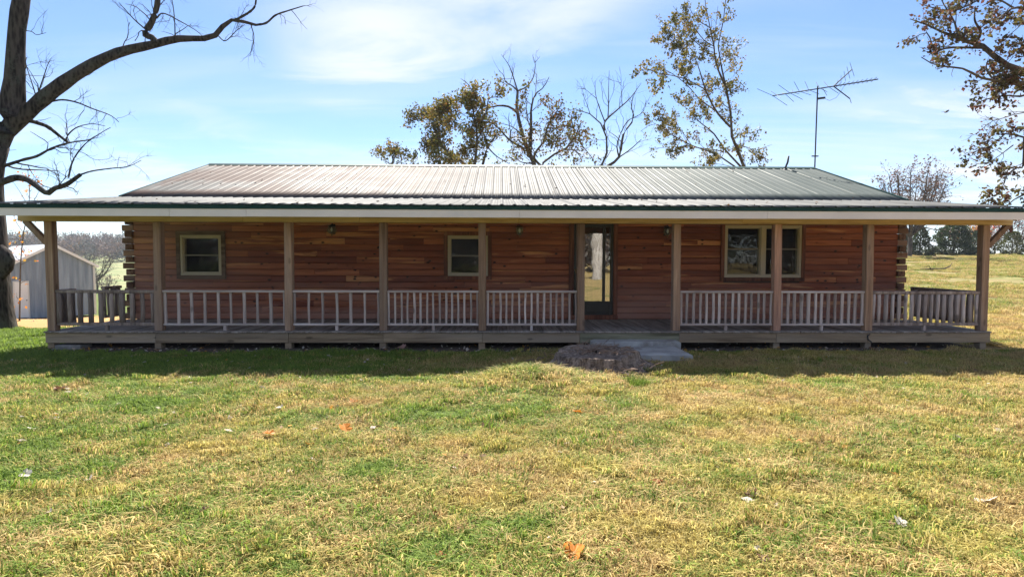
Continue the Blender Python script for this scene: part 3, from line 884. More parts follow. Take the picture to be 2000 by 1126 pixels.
# ------------------------------------------------------------------ trees
def resample(pts, n):
    pts = np.asarray(pts, float)
    # smooth with a Catmull-Rom pass, then even spacing
    ext = np.vstack([2*pts[0]-pts[1], pts, 2*pts[-1]-pts[-2]])
    out = []
    for i in range(1, len(ext)-2):
        p0, p1, p2, p3 = ext[i-1], ext[i], ext[i+1], ext[i+2]
        for t in np.linspace(0, 1, 6, endpoint=False):
            out.append(0.5*((2*p1) + (-p0+p2)*t + (2*p0-5*p1+4*p2-p3)*t*t + (-p0+3*p1-3*p2+p3)*t**3))
    out.append(pts[-1]); out = np.array(out)
    s = np.concatenate([[0], np.cumsum(np.linalg.norm(np.diff(out, axis=0), axis=1))])
    q = np.linspace(0, s[-1], n)
    return np.stack([np.interp(q, s, out[:, k]) for k in range(3)], -1)
def tubes(B, Rd, k, sink):
    """B (b,p,3) branch centre lines, Rd (b,p) radii -> rings of k sides"""
    b, p, _ = B.shape
    if b == 0: return
    T = np.gradient(B, axis=1); T /= np.linalg.norm(T, axis=2, keepdims=True) + 1e-9
    ref = np.where(np.abs(T[..., 2:3]) > 0.92, np.array([1.0, 0, 0]), np.array([0, 0, 1.0]))
    S = np.cross(T, ref); S /= np.linalg.norm(S, axis=2, keepdims=True) + 1e-9
    U = np.cross(S, T)
    a = 2*np.pi*np.arange(k)/k
    ring = S[:, :, None, :]*np.cos(a)[None, None, :, None] + U[:, :, None, :]*np.sin(a)[None, None, :, None]
    V = B[:, :, None, :] + ring*Rd[:, :, None, None]
    base = sink['n']
    idx = base + np.arange(b*p*k).reshape(b, p, k)
    q = np.stack([idx[:, :-1, :], np.roll(idx, -1, 2)[:, :-1, :], np.roll(idx, -1, 2)[:, 1:, :], idx[:, 1:, :]], -1).reshape(-1, 4)
    sink['v'].append(V.reshape(-1, 3)); sink['f'].append(q); sink['n'] += b*p*k
def new_sink(): return {'v': [], 'f': [], 'n': 0}
def sink_mesh(name, sink, mat):
    return np_mesh(name, np.concatenate(sink['v']), np.concatenate(sink['f']), mat, True)
def spawn(B, Rd, per_m, lmin, lmax, ang, rk, Pn, r, upb=0.15, wig=0.12, t0=0.15, rmin=0.004, tip=0.35, bias=None):
    """side branches along every branch of a batch"""
    seg = np.linalg.norm(np.diff(B, axis=1), axis=2); L = seg.sum(1)
    n = r.poisson(np.maximum(per_m*L, 0.01))
    par = np.repeat(np.arange(len(B)), n)
    if len(par) == 0: return np.zeros((0, Pn, 3)), np.zeros((0, Pn))
    t = t0 + (1-t0)*r.random(len(par))**0.8
    u = t*(B.shape[1]-1); i0 = np.clip(u.astype(int), 0, B.shape[1]-2); f = (u-i0)[:, None]
    A = B[par, i0]; C = B[par, i0+1]
    org = A*(1-f) + C*f
    rad = Rd[par, i0]*(1-f[:, 0]) + Rd[par, i0+1]*f[:, 0]
    T = C-A; T /= np.linalg.norm(T, axis=1, keepdims=True)+1e-9
    rv = r.normal(size=T.shape); rv -= (rv*T).sum(1, keepdims=True)*T; rv /= np.linalg.norm(rv, axis=1, keepdims=True)+1e-9
    an = (ang + r.normal(0, 0.25, len(par)))[:, None]
    D = T*np.cos(an) + rv*np.sin(an)
    D[:, 2] += upb
    if bias is not None: D += np.asarray(bias)
    D /= np.linalg.norm(D, axis=1, keepdims=True)
    ln = (lmin + (lmax-lmin)*r.random(len(par))) * (1.15-0.6*t)
    st = ln/(Pn-1)
    out = np.zeros((len(par), Pn, 3)); out[:, 0] = org
    for j in range(1, Pn):
        D = D + r.normal(0, wig*2.2, D.shape); D[:, 2] += upb*0.25
        D /= np.linalg.norm(D, axis=1, keepdims=True)
        out[:, j] = out[:, j-1] + D*st[:, None]
    r0 = np.maximum(np.minimum(rad*rk, ln*0.022), rmin)
    return out, r0[:, None]*np.linspace(1, tip, Pn)[None, :]
def leaves(B, per_m, size, pal, r, spread=0.12, mask=None, tmin=0.2):
    """leaf-shaped folded quads along twigs; pal: list of (colour, weight)"""
    L = np.linalg.norm(np.diff(B, axis=1), axis=2).sum(1)
    n = r.poisson(per_m*L*(1.0 if mask is None else mask))
    par = np.repeat(np.arange(len(B)), n)
    if len(par) == 0: return None
    t = tmin + (1-tmin)*r.random(len(par)); u = t*(B.shape[1]-1); i0 = np.clip(u.astype(int), 0, B.shape[1]-2); f = (u-i0)[:, None]
    p = B[par, i0]*(1-f) + B[par, i0+1]*f + r.normal(0, spread, (len(par), 3))
    d = r.normal(size=p.shape); d[:, 2] -= 0.5; d /= np.linalg.norm(d, axis=1, keepdims=True)
    w = np.cross(d, r.normal(size=p.shape)); w /= np.linalg.norm(w, axis=1, keepdims=True)+1e-9
    nn = np.cross(d, w)
    s = size*(0.6+0.8*r.random(len(p)))[:, None]
    V = np.stack([p, p + d*s*0.45 + w*s*0.36 + nn*s*0.10, p + d*s, p + d*s*0.45 - w*s*0.36 + nn*s*0.10], 1)
    cols = np.array([c for c, _ in pal]); wt = np.array([x for _, x in pal], float); wt /= wt.sum()
    # neighbouring twigs share a tint
    ci = np.where(r.random(len(p)) < 0.6, r.choice(len(cols), len(B), p=wt)[par], r.choice(len(cols), len(p), p=wt))
    c = cols[ci]*(0.75+0.5*r.random((len(p), 1)))
    return V.reshape(-1, 3), np.repeat(c, 4, 0)
def leaf_mesh(name, parts, mat):
    parts = [p for p in parts if p is not None]
    V = np.concatenate([p[0] for p in parts]); C = np.concatenate([p[1] for p in parts])
    q = np.arange(len(V)).reshape(-1, 4)
    Fq = np.concatenate([q[:, [0, 1, 2]], q[:, [0, 2, 3]]])
    return np_mesh(name, V, Fq, mat, False, C)
def limbs3(limbs, Y, r, sway, org=(0, 0), k=1.0, n=12):
    """limbs: [(pixel polyline, r_start, r_end, leafiness)] -> 3D batch with its own depth"""
    Bs, Rs, Lf = [], [], []
    placed = []
    for pl, ra, rb, lf in limbs:
        pts = [(org[0]+x/k, org[1]+y/k) for x, y in pl]
        # a limb that starts on an earlier one takes its depth there
        y0 = Y; best = 1e9
        for (qp, qy) in placed:
            dd = math.hypot(pts[0][0]-qp[0], pts[0][1]-qp[1])
            if dd < best: best = dd; y0 = qy
        if best > 40: y0 = Y
        sl = r.normal(0, sway)
        tot = sum(math.hypot(pts[i+1][0]-pts[i][0], pts[i+1][1]-pts[i][1]) for i in range(len(pts)-1)) or 1
        acc = 0; P3 = []
        for i, (x, y) in enumerate(pts):
            if i: acc += math.hypot(x-pts[i-1][0], y-pts[i-1][1])
            yy = y0 + sl*acc/tot*min(1.0, tot*Y/F0/3.0)*2.0
            P3.append(tuple(P(x, y, yy)))
        B = resample(P3, n)
        for i in range(n):
            f = i/(n-1)*(len(pts)-1); i0 = min(int(f), len(pts)-2); g_ = f-i0
            placed.append(((pts[i0][0]*(1-g_)+pts[i0+1][0]*g_, pts[i0][1]*(1-g_)+pts[i0+1][1]*g_), B[i, 1]))
        Bs.append(B); Rs.append(np.linspace(ra, rb, n)); Lf.append(lf)
    return np.array(Bs), np.array(Rs), np.array(Lf)
def knobbly(B, Rd, r, amp=0.12):
    Rd = Rd*(1 + r.normal(0, amp, Rd.shape)); Rd[:, 0] = Rd[:, 0]
    return B, np.maximum(Rd, 0.004)
def finish_tree(name, label, base, trunk_me, crown_me, group=None, cat='tree', crown_kind=True):
    t = empty(name, base)
    tag(t, label, cat, group)
    for nm, me in (('trunk', trunk_me), ('crown', crown_me)):
        if me is None: continue
        o = link(nm, me, t); o.matrix_parent_inverse = Matrix.Translation(-Vector(base))
        if nm == 'crown': o['kind'] = 'stuff'
    return t
OAK = [((0.13, 0.085, 0.03), 3), ((0.095, 0.095, 0.026), 4), ((0.17, 0.115, 0.03), 2), ((0.08, 0.05, 0.025), 1.5), ((0.18, 0.085, 0.03), 0.5)]
OLIVE = [((0.15, 0.125, 0.03), 3), ((0.095, 0.10, 0.026), 4), ((0.21, 0.155, 0.035), 2), ((0.15, 0.085, 0.025), 0.8)]
RUST = [((0.12, 0.05, 0.032), 3), ((0.09, 0.055, 0.028), 2.5), ((0.10, 0.085, 0.03), 1.8), ((0.16, 0.065, 0.035), 1.2), ((0.06, 0.035, 0.024), 1.5)]

# big bare walnut beside the porch
r = np.random.default_rng(11)
YT = 13.25
Lw = [
 ([(-16, 668), (-17, 640), (-20, 600), (-22, 540), (-24, 470), (-28, 400), (-20, 330), (-6, 280), (14, 232), (26, 190), (29, 150), (31, 100), (34, 50), (42, 0), (52, -60), (70, -140)], .43, .14, 0),
 ([(-14, 300), (8, 262), (34, 234), (62, 212), (100, 180), (160, 138), (228, 104), (300, 87), (345, 76), (405, 75), (424, 66), (440, 46), (458, 39), (500, 49)], .20, .030, 0),
 ([(500, 49), (520, 45), (538, 30), (560, 22), (592, 12)], .030, .012, 0),
 ([(455, 40), (470, 34), (497, 14), (500, -20)], .03, .02, 0),
 ([(303, 84), (298, 74), (283, 66), (296, 44), (306, 15), (309, -15), (316, -60)], .075, .05, 0),
 ([(306, 36), (318, 26), (345, 38), (380, 58), (396, 71)], .016, .006, 0),
 ([(342, 70), (341, 40), (338, 12), (332, -15)], .014, .008, 0),
 ([(424, 68), (440, 80), (460, 62), (478, 48)], .014, .006, 0),
 ([(490, 48), (496, 75), (488, 110)], .013, .006, 0),
 ([(285, 58), (262, 38), (232, 5)], .018, .007, 0),
 ([(14, 236), (44, 233), (66, 238), (92, 247), (112, 262), (134, 279)], .06, .028, 0),
 ([(134, 279), (130, 268), (148, 250), (178, 242), (205, 246)], .018, .006, 0),
 ([(-16, 330), (14, 322), (45, 312), (72, 305), (100, 290), (135, 279), (178, 273)], .045, .012, 0),
 ([(97, 199), (122, 195), (150, 200), (180, 212), (215, 225), (232, 238)], .022, .008, 0),
 ([(-22, 362), (6, 355), (30, 347), (52, 350), (70, 362), (92, 377), (106, 368), (130, 360), (157, 341)], .085, .042, 0),
 ([(157, 341), (180, 334), (215, 329), (250, 325), (276, 313)], .020, .006, 0),
 ([(134, 346), (140, 320), (152, 298), (170, 278), (200, 258), (216, 249)], .020, .007, 0),
 ([(75, 210), (68, 180), (52, 130), (50, 112)], .016, .006, 0),
 ([(72, 190), (82, 160), (92, 130), (97, 118)], .018, .006, 0),
 ([(50, 60), (62, 62), (72, 68), (90, 64)], .010, .005, 0),
 ([(-14, 262), (-40, 200), (-90, 140), (-150, 60), (-190, -40), (-260, -120)], .18, .02, 0),
 ([(66, -120), (95, -220), (80, -320), (110, -420)], .11, .015, 0),
 ([(66, -130), (20, -210), (-30, -260), (-60, -360)], .09, .012, 0),
 ([(80, -180), (150, -240), (220, -260), (300, -330)], .07, .012, 0),
 ([(310, -40), (330, -110), (320, -190), (350, -260)], .05, .010, 0),
 ([(-110, 110), (-180, 90), (-250, 110)], .06, .012, 0),
 ([(-20, 400), (-60, 370), (-120, 350), (-180, 360)], .09, .012, 0),
]
B, Rd, _ = limbs3(Lw, YT, r, 0.35, n=26)
Rd[0, :4] *= np.array([1.35, 1.18, 1.07, 1.02])
Rd[0] *= 1 + 0.04*np.sin(np.arange(26)*1.7)
Rd[0, 10:] *= 0.84; Rd[0, 9] *= 0.92
Bk, Rk = knobbly(B, Rd, r, 0.06)
s1 = new_sink()
tubes(Bk[:2], Rk[:2], 18, s1); tubes(Bk[2:], Rk[2:], 8, s1)
# burl on the trunk
bp = P(2, 512, YT-0.05); br = []
mbb = MB().tube([tuple(bp + Vector((0.02, 0, -.38))), tuple(bp + Vector((.10, 0, -.14))), tuple(bp + Vector((.13, -.02, .04))), tuple(bp + Vector((.08, 0, .22))), tuple(bp + Vector((-.05, 0, .42)))], [.04, .14, .17, .14, .04], 12)
s1['v'].append(np.array(mbb.v)); s1['f'].append(np.array([f for f in mbb.f if len(f) == 4]) + s1['n']); s1['n'] += len(mbb.v)
tw = new_sink()
thin = Rd.max(1) < 0.12
A1, R1 = spawn(B[thin], Rd[thin], 5.5, 0.25, 1.0, 0.9, 0.55, 7, r, 0.12, 0.12, 0.1, 0.0045)
A1b, R1b = spawn(B[[0, 1]], Rd[[0, 1]], 2.0, 0.3, 1.1, 1.0, 0.2, 7, r, 0.1, 0.13, 0.1, 0.006)
A1 = np.concatenate([A1, A1b]); R1 = np.concatenate([R1, R1b])
A2, R2 = spawn(A1, R1, 7.5, 0.12, 0.5, 0.75, 0.7, 5, r, 0.08, 0.12, 0.15, 0.003)
tubes(A1, R1, 4, tw); tubes(A2, R2, 3, tw)
finish_tree('walnut_tree', 'big bare dark-barked tree with a long limb reaching over the porch roof', P(-8, 660, YT), sink_mesh('trunk', s1, M['bark_walnut']), sink_mesh('crown', tw, M['bark_walnut']))

# generic leafy or bare tree from limbs
def limb_tree(name, label, limbs, Y, seed, org, k, pal, lsize, dens, base_px, sway=1.2, lev=(1.6, 3.0), len1=(0.6, 2.0), len2=(0.3, 0.9), wood_mat='bark_far', bare=0.0, group=None, n=14, upb=0.15, spread=0.1, thin=0.72, more=1.5):
    r = np.random.default_rng(seed)
    B, Rd, lf = limbs3(limbs, Y, r, sway, org, k, n)
    s = new_sink(); B, Rd = knobbly(B, Rd*thin, r, 0.05); tubes(B, Rd, 7, s)
    A1, R1 = spawn(B, Rd, lev[0]*more, *len1, 0.85, 0.5, 6, r, upb, 0.1, 0.12, 0.009)
    par_leaf = None
    A2, R2 = spawn(A1, R1, lev[1]*more, *len2, 0.8, 0.6, 4, r, upb*0.6, 0.12, 0.1, 0.006)
    tubes(A1, R1, 4, s)
    tw = new_sink(); tubes(A2, R2, 3, tw)
    crown = None
    if dens > 0:
        # leaf share follows the limb a twig grows from
        def share(A):
            d = ((A[:, 0][:, None, None, :] - B[None])**2).sum(-1).min(2)
            return lf[d.argmin(1)]
        m2 = share(A2)
        prt = [leaves(A2, dens*1.9, lsize*0.85, pal, r, spread, m2)]
        tubes(A2, R2, 3, s)
        crown = leaf_mesh('crown', prt, M['leaf'])
        tr = sink_mesh('trunk', s, M[wood_mat])
    else:
        tr = sink_mesh('trunk', s, M[wood_mat]); crown = sink_mesh('crown', tw, M[wood_mat])
    bx = P(base_px[0], base_px[1], Y); bz = float(ground_z(bx.x, bx.y))
    # lower trunk down to the ground
    return finish_tree(name, label, (bx.x, bx.y, bz), tr, crown, group)
def foot(px, py, Y):
    """pixel row of the ground at the column px, depth Y"""
    x = PX(px, Y); z = float(ground_z(x, Y)) - 0.2
    return 508 + (1.65 - z)*F0/Y

Z6 = ((780, 100), 4.0)
YM = 27.0
fy = foot(1046, 325, YM)
def z6(px): return (px-780)*4
limb_tree('bare_tree', 'bare-topped grey tree with forking crown rising behind the middle of the roof', [
 ([(1090, (fy-100)*4), (1075, 1100), (1065, 900), (1020, 820), (975, 700), (950, 600), (920, 480), (915, 380), (925, 310)], .30, .09, 0.1),
 ([(925, 310), (880, 270), (830, 240), (815, 190), (780, 155)], .06, .015, 0),
 ([(925, 310), (905, 250), (880, 170), (850, 100), (795, 25)], .06, .012, 0),
 ([(925, 310), (990, 280), (1040, 220), (1060, 140), (1060, 90), (1040, 30)], .06, .012, 0),
 ([(1060, 90), (1100, 40)], .02, .01, 0),
 ([(920, 480), (860, 435), (780, 425), (700, 435), (600, 370), (540, 260), (480, 215)], .09, .015, 0.05),
 ([(975, 760), (870, 700), (800, 630), (740, 570), (660, 545)], .09, .02, 0.1),
 ([(940, 640), (880, 590), (780, 560)], .05, .015, 0),
 ([(1020, 830), (1025, 700), (1030, 560), (1030, 450), (1060, 340), (1130, 280), (1170, 200)], .14, .015, 0.3),
 ([(1060, 340), (1070, 250), (1075, 180)], .025, .012, 0),
 ], YM, 3, *Z6, OLIVE, 0.12, 9, (1050, fy), 1.0, (1.3, 1.7), (0.5, 1.6), (0.25, 0.8), upb=0.25)
YM2 = 29.0
fy = foot(930, 325, YM2)
limb_tree('oak_tree', 'olive-brown leafy oak spreading low behind the roof with an orange-tinged spray', [
 ([(600, (fy-100)*4), (585, 1100), (580, 890), (610, 780), (600, 600), (600, 520), (560, 400), (600, 320)], .24, .03, 1.0),
 ([(650, 890), (690, 750), (740, 680), (770, 620)], .10, .03, 0.8),
 ([(585, 1000), (480, 850), (340, 750), (280, 600), (250, 520), (110, 540)], .16, .025, 1.25),
 ([(340, 750), (230, 720), (170, 700)], .05, .02, 1.2),
 ([(300, 650), (330, 520), (360, 440)], .05, .02, 1.2),
 ([(610, 760), (520, 690), (470, 600)], .06, .02, 1.2),
 ([(600, 600), (680, 480), (700, 370), (800, 360)], .06, .02, 1.0),
 ([(600, 560), (520, 440), (510, 330)], .05, .02, 1.0),
 ([(480, 850), (350, 850), (260, 860)], .06, .02, 1.0),
 ([(690, 750), (760, 820), (860, 880)], .05, .02, 0.5),
 ([(690, 730), (640, 580), (660, 500)], .05, .02, 0.7),
 ], YM2, 4, *Z6, OLIVE + [((0.24, 0.12, 0.03), .6)], 0.15, 30, (930, fy), 1.4, (2.4, 2.6), (0.5, 1.3), (0.3, 0.8), spread=0.13)
fy = foot(1060, 325, YM2)
limb_tree('oak_tree', 'brown-leaved oak behind the roof between the forking bare tree and the slender bare tree', [
 ([(1100, (fy-100)*4), (1100, 1100), (1110, 900), (1180, 820), (1290, 770), (1380, 660), (1420, 560)], .20, .03, 1.0),
 ([(1110, 900), (1050, 820), (1130, 700), (1160, 580), (1230, 470), (1270, 410)], .10, .025, 1.15),
 ([(1180, 560), (1240, 640), (1260, 760)], .04, .02, 0.9),
 ([(1290, 770), (1380, 670), (1430, 740), (1510, 840), (1530, 900)], .05, .02, 0.35),
 ([(1050, 880), (940, 860), (880, 780)], .05, .02, 1.1),
 ([(1080, 830), (1000, 700), (930, 640)], .04, .02, 0.9),
 ([(1040, 640), (1000, 520), (990, 400), (985, 350)], .04, .015, 1.1),
 ([(1000, 500), (1080, 430), (1110, 400)], .03, .015, 1.0),
 ([(1360, 680), (1440, 620), (1470, 600)], .03, .015, 1.0),
 ([(1290, 770), (1380, 780), (1430, 860)], .04, .02, 0.7),
 ([(1160, 600), (1280, 590), (1350, 520)], .03, .015, 1.0),
 ], YM2, 5, *Z6, OAK, 0.14, 22, (1060, fy), 1.3, (2.3, 2.4), (0.5, 1.2), (0.3, 0.75), spread=0.13)
limb_tree('young_oak_tree', 'small olive oak top just showing over the roof ridge, apart from the others', [
 ([(-60, (foot(765, 325, 30)-100)*4), (-55, 1100), (-50, 900), (-60, 800), (-90, 740)], .10, .02, 1),
 ([(-50, 900), (20, 850), (60, 830)], .04, .015, 1), ([(-50, 900), (-110, 850), (-140, 790)], .04, .015, 1),
 ([(-55, 930), (50, 900), (110, 860)], .04, .015, 1), ([(-55, 870), (-20, 800), (-5, 770)], .03, .015, 1),
 ], 30.0, 6, *Z6, OLIVE, 0.15, 24, (765, foot(765, 325, 30)), 0.8, (2.0, 2.4), (0.4, 1.0), (0.3, 0.7))
YD = 25.0
fy = foot(1180, 325, YD)
limb_tree('bare_tree', 'slender bare tree of two curving stems behind the roof, thin upright twigs', [
 ([(1590, (fy-100)*4), (1575, 1100), (1575, 905), (1620, 800), (1620, 680), (1590, 600), (1540, 510), (1490, 490), (1430, 490), (1380, 455)], .17, .02, 0),
 ([(1605, 620), (1605, 550), (1700, 460), (1800, 370), (1890, 250)], .07, .012, 0),
 ([(1605, 550), (1570, 460), (1540, 370), (1530, 300), (1530, 230)], .04, .010, 0),
 ([(1630, 520), (1635, 400), (1635, 280), (1640, 150)], .04, .008, 0),
 ([(1590, 1000), (1620, 905), (1715, 830), (1750, 650), (1830, 530), (1810, 420), (1840, 330)], .12, .015, 0),
 ([(1715, 830), (1800, 770), (1890, 690)], .04, .02, 0),
 ([(1715, 830), (1700, 730), (1740, 620), (1790, 540), (1900, 480), (1930, 380)], .05, .010, 0),
 ([(1490, 490), (1460, 400), (1430, 330)], .025, .008, 0),
 ([(1700, 750), (1640, 700), (1625, 640)], .02, .01, 0),
 ([(1540, 370), (1480, 320), (1430, 280)], .02, .008, 0),
 ([(1740, 420), (1735, 330), (1730, 240)], .025, .008, 0),
 ([(1620, 690), (1540, 695), (1480, 690)], .015, .006, 0),
 ], YD, 7, *Z6, OAK, 0.1, 0, (1180, fy), 0.9, (1.6, 2.2), (0.4, 1.4), (0.2, 0.7), upb=0.3)
Z7 = ((1230, 0), 3.3133)
YTT = 34.0
fy = foot(1462, 330, YTT)
limb_tree('tall_elm_tree', 'tall two-stemmed yellow-olive tree leaning over the roof near the aerial', [
 ([(800, fy*3.3133), (775, 1250), (745, 1090), (700, 980), (660, 880), (650, 820), (652, 700), (620, 560), (590, 420), (570, 320), (590, 200), (612, 100), (625, -40)], .20, .02, 0.45),
 ([(625, 570), (560, 420), (545, 300), (520, 180), (490, 30), (485, -60)], .08, .015, 0.9),
 ([(650, 820), (560, 720), (490, 580), (450, 450), (410, 340)], .10, .02, 0.9),
 ([(560, 720), (450, 640), (380, 560), (280, 480), (180, 430)], .05, .015, 1.2),
 ([(490, 580), (380, 520), (280, 490), (170, 470), (80, 430)], .045, .012, 1.2),
 ([(720, 1080), (610, 960), (540, 860), (440, 780), (370, 700), (300, 660)], .09, .015, 1.3),
 ([(690, 1085), (560, 1000), (400, 940), (270, 870), (160, 800), (70, 850)], .07, .012, 1.3),
 ([(610, 980), (480, 960), (330, 950), (180, 960), (80, 1010)], .04, .010, 0.9),
 ([(400, 940), (300, 800), (210, 720)], .03, .01, 1.4),
 ([(690, 1085), (560, 1060), (440, 1070)], .03, .01, 0.9),
 ([(545, 370), (470, 310), (390, 240), (310, 190), (180, 170)], .04, .010, 1.2),
 ([(545, 300), (480, 260), (400, 160), (320, 90), (280, 40)], .04, .010, 1.2),
 ([(520, 180), (440, 130), (390, 60), (370, 0)], .03, .010, 1.0),
 ([(410, 380), (330, 300), (230, 240)], .025, .01, 1.2),
 ([(715, 940), (790, 970), (825, 1050)], .035, .015, 0.7),
 ([(715, 1000), (740, 900), (770, 870)], .025, .01, 0.7),
 ([(800, 980), (850, 960), (920, 935)], .02, .008, 0.9),
 ([(600, 400), (650, 370), (690, 330)], .015, .006, 0.5),
 ([(620, 530), (650, 510), (680, 490)], .012, .006, 0.5),
 ([(545, 300), (560, 150), (570, 40)], .025, .01, 0.8),
 ], YTT, 8, *Z7, OLIVE + [((0.24, 0.175, 0.04), 1.5)], 0.145, 23, (1470, fy), 1.4, (1.6, 1.9), (0.5, 1.55), (0.3, 0.85), bare=0, upb=0.1, spread=0.08)
# oak at the right, its trunk just out of the frame
Z8 = ((1740, 0), 2.6808)
YO = 14.5
fy = foot(2160, 420, YO)
limb_tree('red_oak_tree', 'big rust-leaved oak whose crooked boughs reach in beside the porch corner', [
 ([(1130, fy*2.68), (1120, 1400), (1090, 1000), (1060, 700), (1000, 500), (960, 200), (920, -100), (900, -400)], .40, .18, 0.2),
 ([(1030, 600), (800, 420), (650, 360), (570, 320), (500, 250), (440, 230), (380, 210), (350, 190), (290, 190), (240, 150), (190, 130), (100, 100)], .18, .014, 1.0),
 ([(440, 230), (470, 170), (440, 110), (440, 40)], .06, .015, 0.9),
 ([(350, 190), (330, 110), (270, 10), (250, -60)], .035, .012, 0.9),
 ([(500, 250), (400, 250), (300, 250), (230, 270), (215, 230), (180, 170), (80, 230)], .05, .010, 0.9),
 ([(850, 450), (640, 430), (500, 415), (450, 395), (380, 360), (300, 350), (230, 340), (160, 300)], .07, .014, 0.55),
 ([(530, 410), (500, 360), (510, 320), (560, 320)], .03, .015, 0.8),
 ([(800, 420), (700, 500), (600, 500), (500, 520), (450, 540)], .05, .014, 1.5),
 ([(700, 460), (600, 430), (540, 460)], .04, .014, 1.3),
 ([(960, 200), (800, 180), (700, 220), (600, 240)], .08, .02, 1.5),
 ([(940, 50), (780, 60), (650, 40), (560, 100), (500, 110)], .07, .014, 1.0),
 ([(920, -60), (700, -80), (500, -20), (400, 30), (300, 60), (150, 20)], .07, .012, 1.0),
 ([(640, 40), (560, 0), (480, 30)], .03, .012, 0.9),
 ([(1060, 700), (900, 580), (690, 590), (600, 615), (520, 640), (450, 700)], .04, .008, 0.06),
 ([(1070, 800), (900, 760), (700, 720), (600, 700), (530, 760), (420, 800)], .06, .012, 1.3),
 ([(700, 720), (690, 870), (650, 880), (600, 930), (590, 970), (560, 1000)], .05, .016, 1.0),
 ([(1080, 950), (800, 980), (720, 1010), (650, 1040), (600, 1080), (520, 1040)], .06, .014, 1.3),
 ([(690, 870), (760, 800), (800, 760)], .03, .014, 1.1),
 ([(640, 760), (560, 820), (500, 860)], .02, .01, 0.9),
 ], YO, 9, *Z8, RUST + [((0.12, 0.10, 0.03), 4), ((0.085, 0.075, 0.026), 3)], 0.105, 34, (2160, fy), 0.7, (3.0, 3.4), (0.25, 0.8), (0.15, 0.45), upb=0.05, spread=0.06)

# far tree on the field, and the brush line along its crest
def bush_tree(name, label, px, py_base, Y, h, w, seed, pal, lsize, dens, stems=5, cat='tree', group=None, wood_mat='bark_far', trunk=0.25):
    r = np.random.default_rng(seed)
    p = P(px, py_base, Y); bx = Vector((p.x, p.y, float(ground_z(p.x, p.y)) - 0.05))
    Bs, Rs = [], []
    hub = bx + Vector((0, 0, h*trunk))
    Bs.append(resample([tuple(bx), tuple((bx+hub)/2 + Vector((.05, 0, 0))), tuple(hub)], 9)); Rs.append(np.linspace(h*.022, h*.017, 9))
    for i in range(stems):
        a = 2*math.pi*(i + r.random()*.6)/stems
        rr = w/2*(0.35+0.6*r.random())
        e = hub + Vector((math.cos(a)*rr, math.sin(a)*rr, h*(1-trunk)*(0.65+0.35*r.random())*(1-0.35*rr/(w/2))))
        m_ = hub + (e-hub)*0.45 + Vector((math.cos(a)*rr*.18, math.sin(a)*rr*.18, -h*.03))
        Bs.append(resample([tuple(hub), tuple(m_), tuple(e)], 9)); Rs.append(np.linspace(h*.012, h*.003, 9))
    B = np.array(Bs); Rd = np.array(Rs); s = new_sink(); tubes(B, Rd, 6, s)
    A1, R1 = spawn(B[1:], Rd[1:], 26/h, h*.10, h*.30, 0.8, 0.5, 6, r, 0.12, 0.1, 0.15, h*.0014)
    A2, R2 = spawn(A1, R1, 34/h, h*.05, h*.13, 0.8, 0.6, 4, r, 0.1, 0.1, 0.1, h*.0008)
    tubes(A1, R1, 4, s)
    crown = None
    if dens:
        tubes(A2, R2, 3, s)
        crown = leaf_mesh('crown', [leaves(A2, dens*.55, lsize*.8, pal, r, lsize*.7)], M['leaf'])
    else:
        tw = new_sink(); tubes(A2, R2, 3, tw); crown = sink_mesh('crown', tw, M[wood_mat])
    return finish_tree(name, label, tuple(bx), sink_mesh('trunk', s, M[wood_mat]), crown, group, cat)
bush_tree('field_oak_tree', 'round thin-leaved purplish tree standing in the field beyond the porch end', 1776, 497, 52, 9.6, 8.6, 21, [((0.14, 0.075, 0.06), 3), ((0.11, 0.08, 0.06), 3), ((0.17, 0.08, 0.05), 1)], 0.21, 7.5, 14, trunk=0.2)
bush_tree('maple_tree', 'yellow and red autumn tree behind the dark cedars on the field crest', 1900, 496, 66, 5.4, 5.5, 22, [((0.50, 0.27, 0.05), 3), ((0.42, 0.10, 0.09), 2), ((0.30, 0.13, 0.06), 2)], 0.24, 13, 8, trunk=0.2)
bush_tree('brown_tree', 'purplish-brown half-bare tree on the crest past the corner post', 1985, 495, 64, 6.0, 5.2, 23, [((0.13, 0.07, 0.07), 3), ((0.18, 0.085, 0.07), 2)], 0.2, 5, 9, trunk=0.18)
bush_tree('brown_tree', 'thin purple-brown tree behind the knee brace of the corner post', 1942, 495, 67, 4.6, 3.0, 24, [((0.14, 0.07, 0.08), 3), ((0.24, 0.08, 0.07), 2)], 0.2, 4, 6, trunk=0.18)

